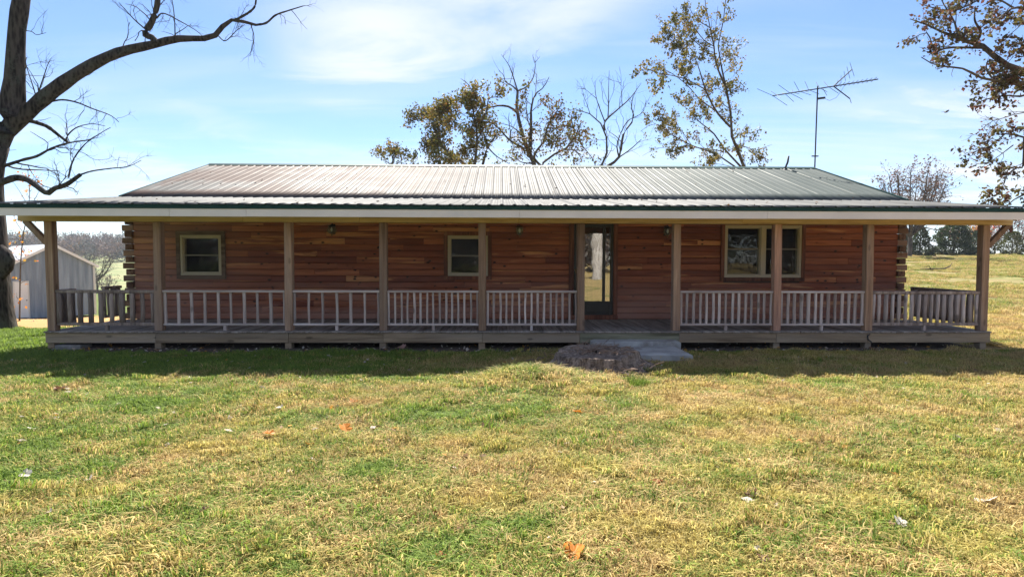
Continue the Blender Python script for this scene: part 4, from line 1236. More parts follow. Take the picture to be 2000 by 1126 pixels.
def cedar_tree(label, px, py_base, Y, h, w, seed, tint=(0.042, 0.068, 0.034), round_=0.0):
    r = np.random.default_rng(seed)
    p = P(px, py_base, Y); bz = float(ground_z(p.x, p.y)) - 0.05
    tr = MB().tube([(p.x, p.y, bz), (p.x+.03, p.y, bz+h*.5), (p.x, p.y, bz+h*.93)], [h*.03, h*.02, h*.004], 7)
    n = int(4200*(w*h)/9)
    t = r.random(n)**1.35
    prof = np.where(t < .18, .75+.25*t/.18, (1-(t-.18)/.82)**(0.75-0.35*round_))
    lob = 1 + 0.2*np.sin(9*t + seed) + 0.16*np.sin(23*t + 2*seed)
    a = r.random(n)*2*np.pi
    lump = 0.45 + 0.95*fbm(np.cos(a)*3+5+seed, np.sin(a)*3 + t*11, seed, 3)
    rad = w/2*prof*lob*lump*np.sqrt(0.25+0.75*r.random(n))
    c = np.stack([p.x+np.cos(a)*rad, p.y+np.sin(a)*rad, bz-0.02*h+t*h*1.0], -1)
    d = np.stack([np.cos(a), np.sin(a), 0.5+0.9*t], -1) + r.normal(0, .45, (n, 3)); d /= np.linalg.norm(d, axis=1, keepdims=True)
    wv = np.cross(d, r.normal(size=d.shape)); wv /= np.linalg.norm(wv, axis=1, keepdims=True)
    s = (0.13+0.15*r.random(n))[:, None]*(h/3.2)**.5
    V = np.stack([c, c+d*s*.5+wv*s*.24, c+d*s, c+d*s*.5-wv*s*.24], 1).reshape(-1, 3)
    cc = np.array(tint)*(0.6+0.9*r.random((n, 1))) + np.array([[0.02, 0.012, 0]])*r.random((n, 1))
    q = np.arange(len(V)).reshape(-1, 4)
    crown = np_mesh('crown', V, np.concatenate([q[:, [0,1,2]], q[:, [0,2,3]]]), M['needle'], False, np.repeat(cc, 4, 0))
    t_ = empty('cedar_tree', (p.x, p.y, bz)); tag(t_, label, 'tree', 'cedars along the field crest')
    for nm, me in (('trunk', tr.mesh('trunk', M['bark_far'])), ('crown', crown)):
        o = link(nm, me, t_); o.matrix_parent_inverse = Matrix.Translation(-Vector((p.x, p.y, bz)))
        if nm == 'crown': o['kind'] = 'stuff'
cedar_tree('dark cedar beside the log house corner, seen under the porch beam', 1796, 498, 56, 3.0, 2.7, 1)
cedar_tree('broad-skirted dark cedar in the middle of the gap between log corner and end post', 1862, 497, 58, 3.9, 4.4, 2, (0.046, 0.074, 0.036))
cedar_tree('low dark cedar close behind the end post of the porch', 1908, 497, 60, 2.6, 3.2, 3)
cedar_tree('round yellow-green bushy cedar on the crest outside the porch end post', 1976, 496, 58, 2.5, 2.9, 4, (0.075, 0.088, 0.028), 1.0)
cedar_tree('squat cedar shrub half hidden behind the log corner', 1765, 498, 57, 2.2, 2.6, 6)

# young maple with orange leaves behind the big trunk
limb_tree('young_maple_tree', 'thin young maple with orange leaves behind the big bare tree', [
 ([(38, foot(45, 460, 19)), (40, 520), (46, 455), (52, 425), (58, 380), (54, 330)], .035, .010, 0.7),
 ([(46, 455), (30, 430), (22, 400)], .012, .006, 1), ([(52, 420), (70, 385), (84, 360)], .012, .006, 0.15),
 ([(54, 400), (36, 370), (18, 345)], .012, .006, 1), ([(50, 440), (66, 438), (72, 425)], .008, .005, 0.7), ([(44, 470), (28, 462), (18, 458)], .008, .005, 0.8),
 ], 19.0, 31, (0, 0), 1.0, [((0.62, 0.24, 0.03), 3), ((0.55, 0.34, 0.06), 2), ((0.5, 0.15, 0.04), 1)], 0.10, 16, (40, foot(45, 460, 19)), 0.4, (3.0, 4.0), (0.15, 0.45), (0.1, 0.3), upb=0.05)
# two bare trees beyond the shed and brush at the field edge
bush_tree('bare_tree', 'spreading bare tree just beyond the grey metal shed roof', 152, 512, 62, 7.2, 8.0, 41, OAK, .1, 0, 8, trunk=0.2)
bush_tree('bare_tree', 'leaning bare tree in the pale field past the corner of the metal shed', 188, 518, 80, 6.6, 6.5, 42, OAK, .1, 0, 7, trunk=0.25)
bush_tree('bare_shrub', 'brown leafless thicket between the metal shed and the log house corner', 206, 556, 88, 3.6, 5.2, 43, [((0.13, 0.10, 0.085), 2)], .22, 3, 10, 'shrub', trunk=0.06)
# big pale-barked tree across the yard, facing the house (mirrored in the storm door)
pm = Vector((8.2, -22.0, 0))
r = np.random.default_rng(51)
s = new_sink()
Bm = np.array([resample([(pm.x, pm.y, -.2), (pm.x+.05, pm.y, 2), (pm.x-.05, pm.y, 4.5), (pm.x+.1, pm.y, 8)], 12)] + [resample([(pm.x, pm.y, 4+i*.7), (pm.x+math.cos(i*2.1)*2, pm.y+math.sin(i*2.1)*2, 6+i*.7), (pm.x+math.cos(i*2.1)*4.5, pm.y+math.sin(i*2.1)*4.5, 7.5+i)], 12) for i in range(6)])
Rm = np.array([np.linspace(.58, .34, 12)] + [np.linspace(.2, .03, 12)]*6)
tubes(Bm, Rm, 12, s)
A1, R1 = spawn(Bm[1:], Rm[1:], 1.5, .8, 2.2, .9, .5, 6, r); A2, R2 = spawn(A1, R1, 3, .4, 1.0, .8, .6, 4, r)
tubes(A1, R1, 4, s); tubes(A2, R2, 3, s)
finish_tree('yard_tree', 'stout pale-barked yard tree mirrored in the glass storm door', tuple(pm), sink_mesh('trunk', s, M['bark_pale']), leaf_mesh('crown', [leaves(A2, 8, .13, OAK, r)], M['leaf']))

# far wooded ridge: reads as one mass
r = np.random.default_rng(61)
pal = np.array([(0.15, 0.105, 0.085), (0.12, 0.10, 0.085), (0.19, 0.13, 0.085), (0.10, 0.095, 0.075), (0.16, 0.115, 0.10), (0.075, 0.085, 0.06)])
def wood_mass(name, label, tx, ty, hmin, hmax, m_, smin, smax, r, pal):
    Vs, Cs = [], []
    tz = ground_z(tx, ty)
    for i in range(len(tx)):
        hh = r.uniform(hmin, hmax); ww = hh*r.uniform(.55, .9)
        u = r.normal(size=(m_, 3)); u /= np.linalg.norm(u, axis=1, keepdims=True); u *= (r.random((m_, 1))**.4)
        c = np.array([tx[i], ty[i], tz[i]+hh*.5]) + u*np.array([ww/2, ww/2, hh*.5])
        d = r.normal(size=(m_, 3)); d /= np.linalg.norm(d, axis=1, keepdims=True); e = np.cross(d, r.normal(size=(m_, 3))); e /= np.linalg.norm(e, axis=1, keepdims=True)
        sz = r.uniform(smin, smax, (m_, 1))
        Vs.append(np.stack([c, c+d*sz, c+d*sz*.5+e*sz*.5], 1).reshape(-1, 3))
        Cs.append(np.repeat(pal[r.integers(len(pal))]*(0.7+0.6*r.random((m_, 1))), 3, 0))
    Vs = np.concatenate(Vs); Cs = np.concatenate(Cs)
    o = link(name, np_mesh(name, Vs, np.arange(len(Vs)).reshape(-1, 3), M['wood_far'], False, Cs))
    tag(o, label, 'woodland', kind='stuff')
wood_mass('far_wood', 'hazy brown autumn wood covering the far ridge behind the shed', r.uniform(-330, -15, 900), r.uniform(235, 345, 900), 6, 10.5, 150, .5, 1.3, r, pal)
rw = np.random.default_rng(63)
wood_mass('yard_wood', 'dark bare wood across the yard, mirrored in the window panes', rw.uniform(-75, 80, 190), rw.uniform(-70, -48, 190), 10, 16, 520, .4, 1.1, rw, pal*.8)

# ------------------------------------------------------------------ shed
cl = P(20, 625, 31.5); cr = P(188, 612, 34.6)
gzs = float(ground_z(cl.x, cl.y))
u = Vector((cr.x-cl.x, cr.y-cl.y, 0)); SW = u.length; u.normalize(); v = Vector((-u.y, u.x, 0))
shed = empty('metal_shed', (cl.x, cl.y, gzs-.05), math.atan2(u.y, u.x))
tag(shed, 'grey corrugated metal shed with pale gable roof and white door', 'shed')
SL, EH, AH = 9.0, P(185, 517, 34.6).z - gzs + .05, P(110, 478, 33.0).z - gzs + .05
def corr(x0, x1, pitch=.23, d=.02):
    out = []; x = x0
    while x < x1 - 1e-6:
        for q, yy in ((0, 0), (.04, -d), (.08, -d), (.12, 0)):
            if x+q < x1: out.append((x+q, yy))
        x += pitch
    out.append((x1, 0)); return out
pr = corr(0, SW)
Vg, Fg_ = [], []
def roofh(x): return EH + (AH-EH)*(1-abs(x-SW/2)/(SW/2))
for x, y in pr: Vg += [(x, y, 0), (x, y, roofh(x)-.02)]
for i in range(len(pr)-1): Fg_.append((2*i, 2*i+2, 2*i+3, 2*i+1))
link('gable_wall', np_mesh('gable_wall', np.array(Vg), np.array(Fg_), M['shed_wall']), shed)
sw = MB().box(.02, .08, .03, SL, 0, EH-.05).box(SW-.08, SW-.02, .03, SL, 0, EH-.05).box(.09, SW-.09, SL-.06, SL, 0, EH)
sw.build('side_wall', M['shed_wall'], shed)
rise = (AH-EH)/(SW/2)
for s_ in (0, 1):
    for i in range(10):
        y0 = -.12 + i*(SL+.24)/10; y1 = -.12 + (i+1)*(SL+.24)/10
        if s_ == 0: pts = [(-.15, y0, EH-.15*rise), (SW/2, y0, AH), (SW/2, y0, AH+.05), (-.15, y0, EH-.15*rise+.05)]
        else: pts = [(SW/2+.002, y0, AH), (SW+.15, y0, EH-.15*rise), (SW+.15, y0, EH-.15*rise+.05), (SW/2+.002, y0, AH+.05)]
        o = MB().poly(pts, (0, y1-y0-.012, 0)).build('roof_panel', M['shed_roof'], shed)
MB().bar((-.17, -.14, EH-.17*rise-.02), (SW/2, -.14, AH+.0), .03, .14).build('rake_trim', M['white'], shed)
MB().bar((SW/2, -.14, AH+.0), (SW+.17, -.14, EH-.17*rise-.02), .03, .14).build('rake_trim', M['white'], shed)
MB().box(SW-.10, SW+.012, -.045, .01, 0, EH-.08).build('corner_trim', M['shed_roof'], shed)
MB().box(-.012, .10, -.045, .01, 0, EH-.08).build('corner_trim', M['shed_roof'], shed)
dl, dr_ = 0.055*SW, 0.20*SW
dhh = 2.05
dd = MB().box(dl, dr_, -.055, -.005, .06, dhh).build('door', M['white'], shed, bevel=.01)
MB().box(dr_-.09, dr_-.05, -.10, -.056, 1.0, 1.06).build('handle', M['black'], dd)
MB().box(dl-.06, dl-.003, -.05, -.002, 0, dhh+.06).box(dr_+.003, dr_+.06, -.05, -.002, 0, dhh+.06).box(dl-.003, dr_+.003, -.05, -.002, dhh+.003, dhh+.06).build('door_frame', M['shed_roof'], shed)

# ------------------------------------------------------------------ aerial on the roof
ab = P(1591, 333, YRG+.05); at = P(1597, 172, YRG+.05)
ant = empty('tv_antenna', tuple(ab)); tag(ant, 'tall old television aerial with many thin rods on the roof ridge', 'antenna')
def apart(mb, name, mat='steel', par=None):
    o = mb.build(name, M[mat], None); o.parent = par or ant
    if par is None: o.matrix_parent_inverse = Matrix.Translation(-Vector(ab))
    return o
apart(MB().tube([tuple(ab - Vector((0, 0, .25))), tuple(ab+(at-ab)*.5), tuple(at + Vector((0, 0, .06)))], .020, 8), 'mast')
apart(MB().box(ab.x-.10, ab.x+.10, ab.y-.02, ab.y+.02, ab.z+.42, ab.z+.45), 'clamp')
zz7 = lambda x, y, Y: P(1450 + x/4.693, 110 + y/4.693, Y)
ya = YRG+.05
bA, bB = zz7(275, 363, ya+.9), zz7(1245, 210, ya-1.1)
boom = apart(MB().tube([tuple(bA), tuple(bB)], .017, 8), 'boom')
def on_boom(x):
    t = (x-275)/(1245-275); return bA + (bB-bA)*t
rods = [(275, (135, 298), (410, 450)), (318, (262, 320), (350, 378)), (400, (358, 338), (470, 415)), (448, (332, 263), (552, 396)), (480, (455, 302), (520, 345)), (543, (474, 234), (632, 356)), (580, (548, 298), (605, 328)), (632, (572, 230), (702, 346)), (735, (676, 238), (776, 325)), (760, (745, 285), (774, 360)), (815, (748, 233), (880, 340))]
for x, (ax, ay), (bx_, by_) in rods:
    c_ = on_boom(x)
    o = MB()
    a3 = zz7(ax, ay, c_.y + .28); b3 = zz7(bx_, by_, c_.y - .28)
    o.tube([tuple(a3), tuple(c_ + Vector((0, 0, .012))), tuple(b3)], .007, 5)
    apart(o, 'rod', 'steel', boom)
for x in range(905, 1240, 38):
    c_ = on_boom(x)
    apart(MB().tube([tuple(c_ + Vector((-.03, -.17, .02))), tuple(c_ + Vector((.03, .17, -.005)))], .0075, 5), 'rod', 'steel', boom)
cc = on_boom(862)
for (ex, ey), n_, sy in (((1005, 120), 5, .4), ((985, 388), 0, -.3)):
    e_ = zz7(ex, ey, cc.y+sy)
    arm_ = apart(MB().tube([tuple(cc), tuple(e_)], .016, 7), 'reflector_arm', 'steel')
    for i in range(n_):
        q = cc + (e_-cc)*(.2+.8*i/(n_-1)); k_ = .05+.03*i
        apart(MB().tube([tuple(q + Vector((-k_*.8, -.1, k_))), tuple(q + Vector((k_*.8, .1, -k_)))], .006, 5), 'rod', 'steel', arm_)
    if n_ == 0:
        apart(MB().tube([tuple(e_), tuple(zz7(998, 430, cc.y-.35))], .007, 5), 'rod', 'steel', arm_)
bxp = zz7(722, 386, ya)
apart(MB().bar(tuple(bxp - Vector((.11, 0, .01))), tuple(bxp + Vector((.11, 0, .02))), .07, .05), 'junction_box')
apart(MB().tube([tuple(bxp + Vector((.1, 0, 0))), tuple(zz7(800, 406, ya)), tuple(zz7(860, 380, ya)), tuple(zz7(905, 320, ya)), tuple(zz7(935, 268, ya))], .005, 5), 'cable')

# small bird over the field
bp = P(1849, 218, 30)
bird = MB().tube([tuple(bp + Vector((-.13, 0, -.05))), tuple(bp + Vector((-.05, 0, -.02))), tuple(bp + Vector((.05, 0, .03))), tuple(bp + Vector((.12, 0, .06)))], [.012, .05, .05, .015], 8)
bo = bird.build('bird', M['black'], None, smooth=True); tag(bo, 'small dark bird flying in the sky beside the rust-leaved oak', 'bird')
for s_ in (-1, 1):
    w_ = MB().poly([tuple(bp + Vector((-.05, 0, 0))), tuple(bp + Vector((.06, 0, .04))), tuple(bp + Vector((.02, s_*.14, .06))), tuple(bp + Vector((-.10, s_*.26, .03)))], (0, 0, .008)).build('wing', M['black'])
    w_.parent = bo

# ------------------------------------------------------------------ step, stump, small things
def cstep():
    o = empty('concrete_step', (2.4, 9.7, 0)); tag(o, 'worn concrete step slab on the ground before the porch opening', 'step')
    xa, xb = PX(1168, 9.25), PX(1357, 9.2)
    for nm, (x0, x1, y0, y1, z0, z1), rz in (('slab', (xa, xb, 9.2, 10.28, -.08, .105), 0), ('riser_block', (PX(1156, 10.3), PX(1326, 10.3), 10.1, 10.42, -.05, .185), 0)):
        me = bpy.data.meshes.new(nm); bm = bmesh.new()
        bmesh.ops.create_grid(bm, x_segments=22, y_segments=12, size=.5)
        rr = random.Random(3)
        for vv in bm.verts:
            fx, fy_ = vv.co.x+.5, vv.co.y+.5
            ed_ = min(fx, 1-fx)*(x1-x0); ed2 = min(fy_, 1-fy_)*(y1-y0); e = min(ed_, ed2)
            vv.co.x = x0+(x1-x0)*fx + (rr.uniform(-.012, .012)); vv.co.y = y0+(y1-y0)*fy_ + rr.uniform(-.01, .01)
            vv.co.z = z1 + (float(fbm(vv.co.x*3, vv.co.y*3, 5, 3))-.5)*.03 - (.02 if e < .01 else 0)
        edge = [e for e in bm.edges if e.is_boundary]
        ret = bmesh.ops.extrude_edge_only(bm, edges=edge)
        for vv in [g_ for g_ in ret['geom'] if isinstance(g_, bmesh.types.BMVert)]: vv.co.z = z0
        bmesh.ops.recalc_face_normals(bm, faces=bm.faces)
        bm.to_mesh(me); bm.free(); me.materials.append(M['concrete'])
        q = link(nm, me, o); q.matrix_parent_inverse = Matrix.Translation(-Vector(o.location))
cstep()

def stump():
    c = Vector((PX(1166, 8.4), 8.42, 0))
    o = empty('tree_stump', tuple(c)); tag(o, 'wide low weathered tree stump beside the concrete step', 'stump')
    n = 72; V = []; Fq = []
    rings = [(1.0, 0.0, 0), (.82, .08, 0), (.725, .16, 0), (.69, .255, 0), (.67, .28, 1), (.55, .275, 1), (.42, .275, 1), (.28, .28, 1), (.13, .285, 1), (.02, .285, 1)]
    rr = np.random.default_rng(71)
    lobe = np.array([1 + .07*math.sin(2*math.pi*i/n*2+.6) + .06*math.sin(2*math.pi*i/n*5+1.2) + .035*math.sin(2*math.pi*i/n*9) for i in range(n)])
    groove = np.array([.05*math.sin(2*math.pi*i/n*17+.4)+.03*math.sin(2*math.pi*i/n*29) for i in range(n)])
    for j, (rad, z, top) in enumerate(rings):
        for i in range(n):
            a = 2*math.pi*i/n
            f = (lobe[i] + groove[i])**(1.6 if j < 2 else 1.0) if j < 4 else 1 + (lobe[i]-1)*rad/.69
            q = rad*f*.82
            zz_ = z + (0.012*math.sin(a*3+1) + .035*math.cos(a-1.6))*(1 if j > 2 else .3) + (rr.uniform(-.006, .006) if j > 2 else 0)
            if top and 5 <= j <= 8 and math.cos(a-2.0) > 0: zz_ += .008 + rr.uniform(0, .012)
            if j == 0: zz_ = -.08
            V.append((q*math.cos(a), q*math.sin(a)*.95, zz_))
    for j in range(len(rings)-1):
        for i in range(n):
            k = (i+1) % n; Fq.append((j*n+i, j*n+k, (j+1)*n+k, (j+1)*n+i))
    t = NT('stump_wood'); w = t.obj()
    ra = t.n('VectorMath', operation='LENGTH'); t.L(w, ra.inputs[0])
    rg = t.math('SINE', t.math('ADD', t.math('MULTIPLY', ra.outputs['Value'], 120), t.math('MULTIPLY', t.noise(w, 5, 3), 16)))
    fib = t.noise(t.map(w, (14, 14, 1.5)), 1.0, 5.0, .65, .4)
    n2 = t.noise(w, 22, 4, .7)
    c_ = t.mix(t.rng(fib, .3, .7), (.065, .047, .037), (.29, .22, .175))
    c_ = t.mix(t.rng(n2, .45, .7, 0, .8), c_, (.40, .315, .255))
    c_ = t.mix(t.rng(rg, .3, 1, 0, .3), c_, (.06, .045, .04))
    mt = t.done(c_, .95, 0, t.bump(t.math('ADD', fib, n2), .6, .015), .1)
    body = link('stump_body', np_mesh('stump_body', np.array(V), np.array(Fq), mt, True), o)
    # loose dead stems and bark strips on top and at its foot
    mb = MB()
    rq = random.Random(4)
    for i in range(190):
        a = rq.uniform(0, 6.28); q = rq.uniform(.05, .5) if i < 110 else rq.uniform(.6, .9)
        z = .30 if i < 110 else rq.uniform(.05, .16)
        p = Vector((q*math.cos(a), q*math.sin(a), z)); d = Vector((rq.uniform(-1, 1), rq.uniform(-1, 1), rq.uniform(-.1, .35))).normalized()*rq.uniform(.08, .24)
        mb.tube([tuple(p), tuple(p+d*.5+Vector((0, 0, .015))), tuple(p+d)], rq.uniform(.003, .007), 4, False)
    deb = mb.build('dead_stems', M['grey_trim'], o); deb['kind'] = 'stuff'
stump()
pb = PG(92, 690)
o = MB().box(pb.x-.24, pb.x+.22, YF-.07, YF+.25, -.02, .075).build('footing_block', M['block'], None, bevel=.012)
tag(o, 'flat grey concrete block under the porch corner post by the big bare tree', 'block')
px_ = PG(1845, 668, .02)
for pxa, Yp, rz in ((160, 11.35, .5), (205, 11.75, .35)):
    a = PX(pxa, Yp, 660)
    o = MB().box(-.42, .42, -.07, .07, 0, .035).build('loose_plank', M['rail'], None, bevel=.004, loc=(a, Yp, float(ground_z(a, Yp))+.012), rot=(0, 0, rz))
    tag(o, 'short pale plank lying on the ground under the open end of the porch', 'plank', 'planks under the porch end')
# coil of dark cable hooked on the rim board
hk = P(1699, 655, YF-.06)
o = MB().tube([(hk.x+.0, YF-.065, hk.z+.03), (hk.x-.05, YF-.07, hk.z), (hk.x-.04, YF-.07, hk.z-.07), (hk.x+.03, YF-.068, hk.z-.12)], .012, 6).build('bent_hook', M['steel'], None, smooth=True)
tag(o, 'dark bent hook on the porch rim board below the post near the end', 'hook')
br_ = P(1838, 523, 34)
br_z = float(ground_z(br_.x, br_.y))
mb = MB().tube([(br_.x-1.3, 34, br_z+.10), (br_.x-.5, 34, br_z+.12), (br_.x+.3, 34.1, br_z+.14), (br_.x+.62, 34.1, br_z+.28), (br_.x+.85, 34.2, br_z+.5)], [.02, .05, .045, .03, .015], 7).tube([(br_.x-.6, 34, br_z+.1), (br_.x-.9, 33.8, br_z+.28), (br_.x-1.4, 33.7, br_z+.2)], [.03, .02, .01], 6)
o = mb.build('fallen_branch', M['bark_far'], None, smooth=True); tag(o, 'dark fallen branch lying in the rough field', 'branch')

# fallen leaves: the larger ones singly, the small ones as litter
def leaf_shape(seed, size, lobes=3):
    rr = random.Random(seed); pts = []
    n = 22
    for i in range(n):
        a = 2*math.pi*i/n
        q = size*(.30 + .20*abs(math.cos(a*lobes/2)) + .10*abs(math.sin(a*lobes)) + rr.uniform(-.03, .03)); 
        pts.append(Vector((q*math.cos(a)*1.25, q*math.sin(a), 0)))
    curl = rr.uniform(.3, .9); ax = rr.uniform(0, 3.14)
    V = [Vector((0, 0, 0.0))] + pts
    for p in V:
        t = p.x*math.cos(ax)+p.y*math.sin(ax)
        p.z = curl*t*t/size*1.1 + rr.uniform(-.04, .04)*size
    me = bpy.data.meshes.new('fallen_leaf')
    F_ = [(0, 1+i, 1+(i+1) % n) for i in range(n)]
    k = len(V); V += [Vector((size*.6, 0, .0)), Vector((size*.95, size*.1, .02)), Vector((size*.95, size*.13, .02))]
    F_.append((k, k+1, k+2))
    me.from_pydata([tuple(v) for v in V], [], F_)
    return me
big = [(1122, 1086, .115, 'o', 0), (862, 1092, .06, 'r', 1), (850, 1108, .05, 'y', 2), (1282, 951, .07, 'r', 3), (1205, 1080, .05, 'r', 4), (675, 840, .11, 'o', 5), (525, 848, .085, 'o', 6), (605, 869, .07, 'o', 7), (690, 787, .08, 'o', 8), (1128, 808, .10, 'o', 9), (1552, 869, .10, 'o', 10), (1468, 970, .10, 'b', 11), (1488, 1095, .08, 'b', 12), (1925, 980, .15, 'w', 13), (1758, 1024, .09, 'w', 14), (1480, 1077, .05, 'w', 15), (100, 1108, .05, 'p', 16), (400, 1005, .06, 'b', 17), (120, 762, .14, 'b', 18), (95, 1003, .05, 'w', 19), (225, 842, .07, 'w', 20), (50, 930, .10, 'w', 21), (175, 938, .07, 'w', 22), (62, 840, .07, 'w', 23), (1525, 745, .11, 'b', 24), (1740, 1028, .05, 'p', 25), (855, 1005, .06, 'r', 26), (1830, 985, .06, 'b', 27), (785, 680, .16, 'p', 28), (1108, 770, .05, 'y', 29)]
lc = {'o': ((.60, .22, .025), 'bright orange', 'maple leaf'), 'r': ((.36, .11, .03), 'rust-red', 'leaf'), 'y': ((.72, .42, .04), 'yellow', 'leaf'), 'b': ((.15, .075, .045), 'dark brown curled', 'leaf'), 'w': ((.62, .56, .50), 'bleached pale', 'leaf'), 'p': ((.42, .24, .2), 'faded pinkish', 'leaf')}
lm = {}
for k_, (c_, a_, b_) in lc.items():
    t = NT('leaf_' + a_.replace(' ', '_')); n_ = t.noise(t.obj(), 40, 3)
    lm[k_] = t.done(t.mix(t.rng(n_, .3, .7), tuple(q*.75 for q in c_), c_), .6, 0, None, .3, .3)
for (px, py, s_, k_, i) in big:
    p = PG(px, py, .03); z = float(ground_z(p.x, p.y))
    s_ *= .78 if k_ in 'wpb' else .95
    me = leaf_shape(i+1, s_, 3 if k_ == 'o' else 5); me.materials.append(lm[k_])
    rr = random.Random(i*7+1)
    o = link('fallen_leaf', me, None, (p.x, p.y, z+.046+s_*.12), (rr.uniform(.15, .6), rr.uniform(-.4, .4), rr.uniform(0, 6)))
    c_, a_, b_ = lc[k_]
    tag(o, f'{a_} fallen {b_} lying on the mown lawn', 'leaf', f'{a_} leaves on the lawn')
r = np.random.default_rng(81)
def litter(name, label, xy, zs, size, pal):
    n = len(xy)
    p = np.stack([xy[:, 0], xy[:, 1], zs], -1)
    d = r.normal(size=(n, 3)); d[:, 2] *= .25; d /= np.linalg.norm(d, axis=1, keepdims=True)
    w = np.cross(d, np.array([0, 0, 1.0]) + r.normal(0, .3, (n, 3))); w /= np.linalg.norm(w, axis=1, keepdims=True)
    s_ = size*(0.5+r.random((n, 1)))
    upv = np.array([[0, 0, 1.0]])*s_*.18
    V = np.stack([p-d*s_*.5, p+w*s_*.3+upv*r.random((n, 1)), p+d*s_*.5+upv, p-w*s_*.3+upv*r.random((n, 1))], 1).reshape(-1, 3)
    pal_ = np.array(pal); c = pal_[r.integers(len(pal_), size=n)]*(.7+.5*r.random((n, 1)))
    q = np.arange(len(V)).reshape(-1, 4)
    o = link(name, np_mesh(name, V, np.concatenate([q[:, [0,1,2]], q[:, [0,2,3]]]), M['litter'], False, np.repeat(c, 4, 0)))
    tag(o, label, 'leaves', kind='stuff')
n = 900
xy = np.stack([r.uniform(-11, 12, n), 2.8 + 7.6*r.random(n)**.8], -1)
xy2 = np.stack([r.uniform(-8.5, 9.5, 700), 10.0 + np.abs(r.normal(0, .5, 700))], -1)
xy3 = np.stack([r.uniform(-27, -10.5, 900), r.uniform(13, 31, 900)], -1)
xy = np.concatenate([xy, xy2, xy3])
litter('leaf_litter', 'scattered small dry leaves over the grass and under the porch edge', xy, ground_z(xy[:, 0], xy[:, 1]) + np.where(xy[:, 1] < 9.5, .045, .02), .06, [(.5, .42, .35), (.34, .22, .13), (.22, .12, .07), (.55, .28, .06), (.42, .33, .26), (.55, .5, .44)])
xr = r.uniform(XA+.3, XZ-.3, 170); yr = r.uniform(YE+.1, YRG-.2, 170)
zr = np.where(yr < YB-.03, ZE-.012+(yr-YE+.03)*slope_p, ZB+.012+(yr-YB)*slope_m) + .022
litter('roof_leaves', 'specks of dead leaves caught between the ribs of the metal roof', np.stack([xr, yr], -1), zr, .06, [(.12, .08, .05), (.2, .11, .05), (.08, .06, .045)])

# ------------------------------------------------------------------ grass
tufts = bpy.data.collections.new('grass_tufts')       # building blocks only, not in the scene
def grass_mat(name, trans, shift=0.0):
    """one turf: each blade is green or straw by where it grows, with its own tone"""
    t = NT(name); w = t.pos()
    a = t.n('VertexColor'); a.layer_name = 'Col'
    s = t.n('SeparateColor'); t.L(a.outputs['Color'], s.inputs[0])
    g = t.math('ADD', green_nodes(t, w), t.math('MULTIPLY', t.math('SUBTRACT', s.outputs[1], 0.5 - shift), 0.22))
    straw = t.mix(s.outputs[0], (.26, .165, .055), (.74, .56, .25))
    tan = t.noise(w, 1.3, 3.0, .6)
    straw = t.mix(t.rng(tan, .4, .65), straw, t.mix(s.outputs[0], (.22, .18, .04), (.66, .56, .17)))
    green = t.mix(s.outputs[0], (.06, .125, .014), (.28, .38, .06))
    c = t.mix(t.rng(g, .49, .54), straw, green)
    return t.done(c, .65, 0, None, .25, trans)
M['turf'] = grass_mat('turf', .42)
M['turf_green'] = grass_mat('turf_green', .45, 0.9)
M['g_hay'] = grass_mat('field_hay', .35, 0.3)
def tuft(i, mat, nb, radius, hmin, hmax, width, curl, seed):
    r = np.random.default_rng(seed)
    a = r.random(nb)*2*np.pi; q = radius*np.sqrt(r.random(nb))
    p = np.stack([np.cos(a)*q, np.sin(a)*q, np.full(nb, -.008)], -1)
    h = r.uniform(hmin, hmax, nb)[:, None]
    la = r.random(nb)*2*np.pi
    lean = np.stack([np.cos(la), np.sin(la), np.zeros(nb)], -1)*(curl*(0.3+r.random(nb)))[:, None]
    wv = np.stack([-np.sin(la+r.normal(0, .6, nb)), np.cos(la), np.zeros(nb)], -1); wv /= np.linalg.norm(wv, axis=1, keepdims=True)
    upv = np.array([[0, 0, 1.0]])
    w = (width*(.7+.6*r.random(nb)))[:, None]
    m1 = p + upv*h*.55 + lean*h*.35
    tip = p + upv*h*np.clip(1-.45*curl, .3, 1) + lean*h*1.15
    V = np.stack([p-wv*w, p+wv*w, m1+wv*w*.8, m1-wv*w*.8, tip], 1).reshape(-1, 3)
    b = (np.arange(nb)*5)[:, None]
    Fq = [b + np.array([[0, 1, 2, 3]]), b + np.array([[3, 2, 4]])]
    c = np.repeat(r.random((nb, 3)), 5, 0)
    me = np_mesh('grass_tuft', V, Fq, M[mat], False, c)
    o = bpy.data.objects.new('tuft_%02d' % i, me); tufts.objects.link(o)
kinds = []
for j in range(4): tuft(len(kinds), 'turf', 620, .24, .025, .085, .0031, .7, 100+j); kinds.append('lawn')
for j in range(4): tuft(len(kinds), 'turf', 800, .24, .012, .06, .0026, 1.15, 110+j); kinds.append('mat')
for j in range(2): tuft(len(kinds), 'turf', 60, .10, .05, .13, .0030, .9, 130+j); kinds.append('coarse')
for j in range(2): tuft(len(kinds), 'g_hay', 240, .45, .08, .26, .006, .8, 140+j); kinds.append('hay')
for j in range(2): tuft(len(kinds), 'turf_green', 70, .10, .12, .24, .004, .55, 150+j); kinds.append('clump')
r = np.random.default_rng(91)
def pick(kind, n):
    ids = [i for i, k in enumerate(kinds) if k == kind]
    return np.array(ids)[r.integers(len(ids), size=n)]
pts, idx, scl = [], [], []
